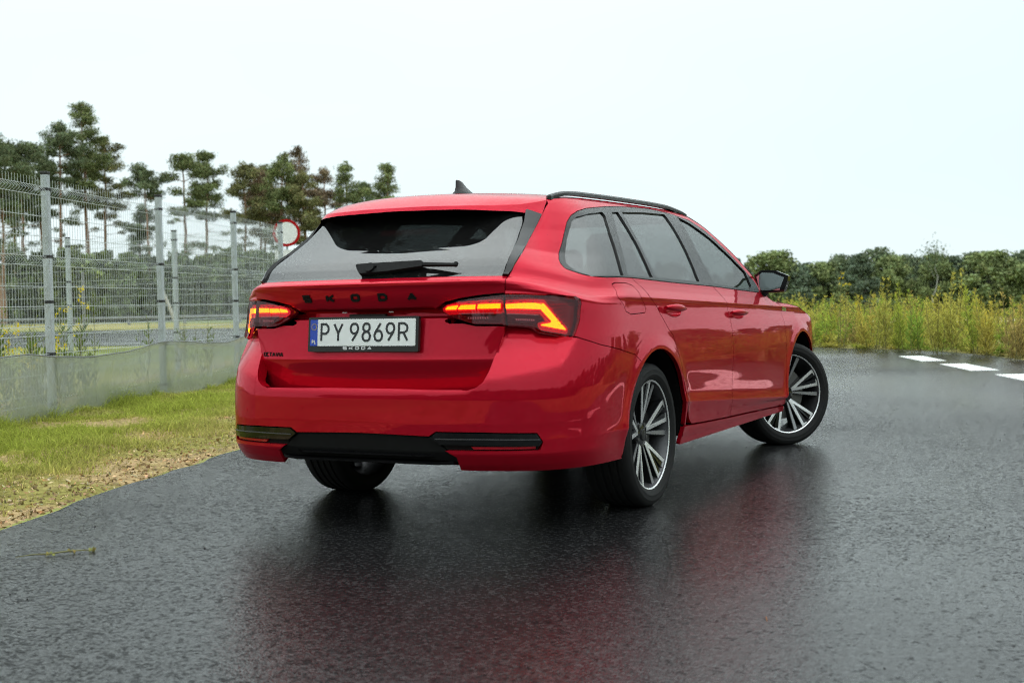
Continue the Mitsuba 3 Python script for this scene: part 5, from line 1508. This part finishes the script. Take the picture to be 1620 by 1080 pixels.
# ---------------------------------------------------------------- wheels
TYRE = [(0.250, -0.10), (0.256, -0.108), (0.272, -0.114), (0.295, -0.115), (0.316, -0.108), (0.326, -0.096), (0.330, -0.078)]
for g_ in (-0.055, -0.018, 0.018, 0.055):
    TYRE += [(0.330, g_ - 0.007), (0.3235, g_ - 0.004), (0.3235, g_ + 0.004), (0.330, g_ + 0.007)]
TYRE += [(0.330, 0.078), (0.326, 0.096), (0.316, 0.108), (0.302, 0.1135), (0.2995, 0.1155), (0.296, 0.1145), (0.281, 0.115), (0.278, 0.1162), (0.275, 0.115), (0.262, 0.109), (0.255, 0.104), (0.250, 0.100)]
RIM = [(0.250, -0.10), (0.255, -0.098), (0.247, -0.09), (0.239, -0.06), (0.229, 0.0), (0.229, 0.04), (0.236, 0.075), (0.243, 0.089), (0.2445, 0.0975)]
LIP = [(0.2445, 0.0975), (0.248, 0.1005), (0.254, 0.1015), (0.2558, 0.099), (0.254, 0.095)]
tyre_m, rim_m, lip_m = lathe_x(TYRE[::-1]), lathe_x(RIM), lathe_x(LIP[::-1])
for m in (tyre_m, rim_m, lip_m):
    pass
disc_m = lathe_x([(0.06, 0.030), (0.165, 0.030), (0.165, 0.006), (0.06, 0.006)][::-1], 48)
hub_m = lathe_x([(0.0, 0.060), (0.020, 0.060), (0.045, 0.056), (0.066, 0.050), (0.072, 0.038), (0.072, 0.0)][::-1], 48)
cap_m = lathe_x([(0.0, 0.067), (0.022, 0.067), (0.027, 0.065), (0.029, 0.058)][::-1], 32)


def xy_to_wheel(poly, x0, x1):
    """polygon in the wheel's plane as a slab between x0 and x1"""
    m = prism(poly, x1 - x0)
    v = np.array(m.vertices)
    r = np.hypot(v[:, 0], v[:, 1])
    return trimesh.Trimesh(np.stack([x0 + v[:, 2], v[:, 0], v[:, 1]], 1), m.faces, process=False)


def cone(m, k=0.36):
    """spokes rise from the hub out to the rim"""
    v = np.array(m.vertices)
    r = np.hypot(v[:, 1], v[:, 2])
    v[:, 0] += np.interp(r, [0.05, 0.11, 0.247], [-0.034, -0.020, 0.0])
    m.vertices = v
    return m


# one group of spokes: two broad blades side by side and a slimmer one, bright on their faces and dark on their flanks


def blade(a0, a1, r0, r1, w0, w1, skew=0.0):
    p0 = np.array([math.cos(math.radians(a0)), math.sin(math.radians(a0))]) * r0
    p1 = np.array([math.cos(math.radians(a1)), math.sin(math.radians(a1))]) * r1
    d = (p1 - p0) / np.linalg.norm(p1 - p0)
    n = np.array([-d[1], d[0]])
    return Polygon([p0 - n * w0 / 2, p1 - n * w1 / 2 - d * (0.002 + skew), p1 + d * 0.0, p1 + n * w1 / 2 - d * (0.002 - skew), p0 + n * w0 / 2])


_spokes = [(blade(17.0, 12.0, 0.055, 0.2475, 0.018, 0.046), 0.0), (blade(22.5, 29.5, 0.055, 0.2475, 0.018, 0.046), 0.0), (blade(72.0, 66.0, 0.060, 0.2470, 0.012, 0.027), -0.006)]


def bright(poly, x0, x1, inset):
    a, b = poly.exterior.coords[:-1], None
    return xy_to_wheel(poly, x0, x1)


def turn_x(a):
    c, s = math.cos(a), math.sin(a)
    return np.array([[1, 0, 0, 0], [0, c, -s, 0], [0, s, c, 0], [0, 0, 0, 1.0]])


def wheel(name_side, pos, steer, turn, sd):
    o = np.eye(4)
    c, s = math.cos(steer), math.sin(steer)
    Rz = np.array([[c, -s, 0, 0], [s, c, 0, 0], [0, 0, 1, 0], [0, 0, 0, 1.0]])
    if sd < 0:
        Rz = Rz @ np.diag([-1.0, -1.0, 1, 1])
    M = np.eye(4)
    M[:3, 3] = pos
    M = M @ Rz

    def put(m, rot=0.0):
        m = m.copy()
        m.apply_transform(M @ turn_x(rot))
        return m

    w = add('wheel', put(rim_m), 'alloy_grey', CAR, smooth=40)
    add('tyre', put(tyre_m), 'rubber', w, smooth=40)
    add('rim_edge', put(lip_m), 'alloy_bright', w, smooth=40)
    add('brake_disc', put(disc_m), 'brake_steel', w, smooth=40)
    add('hub', put(hub_m), 'alloy_dark_2s', w, smooth=40)
    add('centre_cap', put(cap_m), 'satin_black', w, smooth=40)
    for k in range(5):
        a = turn + k * 2 * math.pi / 5
        for b, dz in _spokes:
            ctr = np.array(b.centroid.coords[0])
            slot = shapely.affinity.translate(shapely.affinity.scale(b, 0.86, 0.86, origin=tuple(ctr * 1.04)), *(np.array([-ctr[1], ctr[0]]) / np.linalg.norm(ctr) * 0.0175 * (1 if dz == 0 and b is _spokes[0][0] else -1))) if dz == 0 else Polygon()
            face = cone(xy_to_wheel(max(getattr(b.buffer(-0.0014).difference(slot), 'geoms', [b.buffer(-0.0014).difference(slot)]), key=lambda g: g.area), 0.088 + dz, 0.0905 + dz))
            body = cone(xy_to_wheel(b.buffer(0.0022), 0.048 + dz, 0.0882 + dz))
            sp = add('spoke', put(body, a), 'alloy_dark', w, smooth=False)
            add('spoke_face', put(face, a), 'alloy_bright' if dz == 0 else 'alloy_mid', sp, smooth=False)
        bolt = trimesh.creation.cylinder(0.0085, 0.012, sections=6)
        bolt.apply_transform(np.array([[0, 0, 1, 0.054], [1, 0, 0, 0.0], [0, 1, 0, 0.052], [0, 0, 0, 1.0]]))
        add('wheel_bolt', put(bolt, a + 0.62), 'brake_steel', w, smooth=False)
    cal = box_mesh(0.05, 0.10, 0.09, (0.02, -0.145, 0.02), 0.015)
    add('brake_caliper', put(cal), 'brake_steel', w)
    return w


principled('alloy_mid', (0.34, 0.34, 0.35), 0.35, 0.8)
scene['alloy_dark_2s'] = {'type': 'twosided', 'bsdf': {'type': 'ref', 'id': 'alloy_dark'}}
wheel('', (0.768, 0.0, 0.327), 0.0, 0.045, 1)
_st = -math.radians(36)
wheel('', (0.690 + 0.085 * math.cos(_st), 2.686 + 0.085 * math.sin(_st), 0.327), _st, 0.045, 1)
wheel('', (-0.768, 0.0, 0.327), 0.0, 0.5, -1)
wheel('', (-0.690 - 0.085 * math.cos(_st * 0.8), 2.686 - 0.085 * math.sin(_st * 0.8), 0.327), _st * 0.8, 0.9, -1)

# wheel houses, underbody, cabin
for sd in (1, -1):
    for yw in (0.0, 2.69):
        an = np.linspace(-0.12, math.pi + 0.15, 40)
        rr = 0.400
        x0, x1 = (0.45 if yw else 0.52), 0.885
        a = np.stack([np.full(40, x0), yw + rr * np.cos(an), 0.328 + rr * np.sin(an)], 1)
        b = np.stack([np.full(40, x1), yw + rr * np.cos(an), 0.328 + rr * np.sin(an)], 1)
        V = np.vstack([a, b, [[x0, yw, 0.2]]])
        i = np.arange(39)
        F = np.concatenate([np.stack([i, i + 1, i + 41], 1), np.stack([i, i + 41, i + 40], 1), np.stack([i, i + 1, i * 0 + 80], 1)])
        add('wheel_housing', trimesh.Trimesh(V * [sd, 1, 1], F, process=False), 'dark_cavity', CAR, smooth=False)
add('underbody', join([box_mesh(1.02, 3.6, 0.10, (0, 1.40, 0.27)), box_mesh(1.50, 1.75, 0.08, (0, 1.34, 0.295)), box_mesh(1.02, 0.62, 0.06, (0, -0.66, 0.335)), box_mesh(1.55, 0.30, 0.06, (0, -0.52, 0.335)), box_mesh(1.1, 0.5, 0.2, (0, 3.1, 0.33))]), 'dark_cavity', CAR, smooth=False)
add('rear_axle', join([tube([(-0.66, 0, 0.30), (0.66, 0, 0.30)], 0.035), box_mesh(0.5, 0.3, 0.10, (0.30, -0.62, 0.31), 0.04)]), 'black_plastic', CAR)


def liner(poly, off, side):
    v, f, n = patch(orient(poly), SF, 0.05, 0, -off)
    return (v * [side, 1, 1], f[:, ::side], n * side * 0)


# a dark inner skin under the outer panels
_lin = Polygon([(0.0, 0.34), (1.0, 0.34), (1.2, 0.34), (4.8, 0.34), (4.8, 0.70), (4.7, 0.80), (4.4, 0.93), (3.6, 0.95), (3.3, 1.03), (0.99, 1.05), (0.75, 0.97), (0.0, 0.97)]).difference(ARCHES).difference(box(-1, 0, 0.85, 2))
for sd in (1, -1):
    v, f, n = patch(orient(_lin), SF, 0.05, 0, -0.055)
    add('inner_body', trimesh.Trimesh(v * [sd, 1, 1], f, process=False), 'dark_cavity', CAR, smooth=False)
add('luggage_cover', box_mesh(1.24, 0.80, 0.02, (0, -0.42, 0.99)), 'seat_cloth', CAR)
add('headliner', join([box_mesh(1.0, 1.9, 0.01, (0, 0.55, 1.385))]), 'seat_cloth', CAR)
add('dashboard', box_mesh(1.40, 0.45, 0.30, (0, 2.02, 0.80), 0.05), 'satin_black', CAR)
add('steering_wheel', trimesh.creation.torus(0.18, 0.016, major_sections=36, minor_sections=8, transform=frame((-0.37, 1.62, 0.92), [1, 0, 0], [0, -0.4, 0.917], [0, -0.917, -0.4])), 'satin_black', CAR)
for x, y in ((-0.37, 1.08), (0.37, 1.08)):
    st = add('front_seat', hull([(x + a * w, y + dy, z) for a in (-1, 1) for w, dy, z in ((0.25, 0.0, 0.45), (0.24, -0.32, 1.02), (0.20, -0.36, 1.10), (0.25, 0.12, 0.48), (0.22, -0.22, 1.04), (0.25, 0.45, 0.5), (0.25, 0.45, 0.40))]), 'seat_cloth', CAR, smooth=35)
    add('headrest', box_mesh(0.25, 0.10, 0.20, (x, y - 0.33, 1.20), 0.035), 'seat_cloth', st)
rs = add('rear_seat', box_mesh(1.26, 0.16, 0.56, (0, 0.10, 0.78), 0.05), 'seat_cloth', CAR)
for x in (-0.40, 0.0, 0.40):
    add('headrest', box_mesh(0.24, 0.09, 0.14, (x, 0.04, 1.12), 0.03), 'seat_cloth', rs)


# beads of rain on the roof, the rear window and the ledges
_bead = trimesh.creation.icosphere(subdivisions=1, radius=1.0)
_rb = np.random.default_rng(41)


def beads(points, normals, size):
    ms = []
    for p, n, q in zip(points, normals, size):
        a = np.cross(n, [0.3, 0.9, 0.2])
        a /= np.linalg.norm(a)
        v = np.array(_bead.vertices) * [1, 1, 0.55] * q
        ms.append((p + v[:, :1] * a + v[:, 1:2] * np.cross(n, a) + v[:, 2:] * n))
    f = np.concatenate([np.array(_bead.faces) + i * len(_bead.vertices) for i in range(len(ms))])
    return trimesh.Trimesh(np.vstack(ms), f, process=False)


scene['water'] = {'type': 'dielectric', 'int_ior': 1.33}
_u, _s = _rb.uniform(-0.97, 0.97, 1500), 0.96 + 1.2 * _rb.uniform(0, 1, 1500) ** 2
_p = ROOF(_u, _s)
_q, _w = _rb.uniform(-0.60, 0.60, 160), _rb.uniform(0.995, 1.17, 160)
_pg, _ng = _g2(_q, _w), nrm(_g2, _q, _w)
_q2, _w2 = _rb.uniform(0.66, 1.4, 300), _rb.uniform(0.60, 0.80, 300)
_pb, _nb = S(_q2, _w2), nrm(S, _q2, _w2)
_k = np.array([not LAMP.buffer(0.01).contains(Point(a, b)) and b < np.interp(a, [0.66, 0.95, 1.4], [0.82, 0.79, 0.70]) and not ARCH_R.contains(Point(a, b)) for a, b in zip(_q2, _w2)])
_allp, _alln = np.vstack([_p, _pg, _pb[_k]]), np.vstack([np.tile([[0, 0, 1.0]], (len(_p), 1)), _ng, _nb[_k]])
labels[add('water_bead', beads(_allp, _alln, np.exp(_rb.normal(-6.85, 0.28, len(_allp)))), 'water', CAR, smooth=True)] = {'kind': 'stuff'}
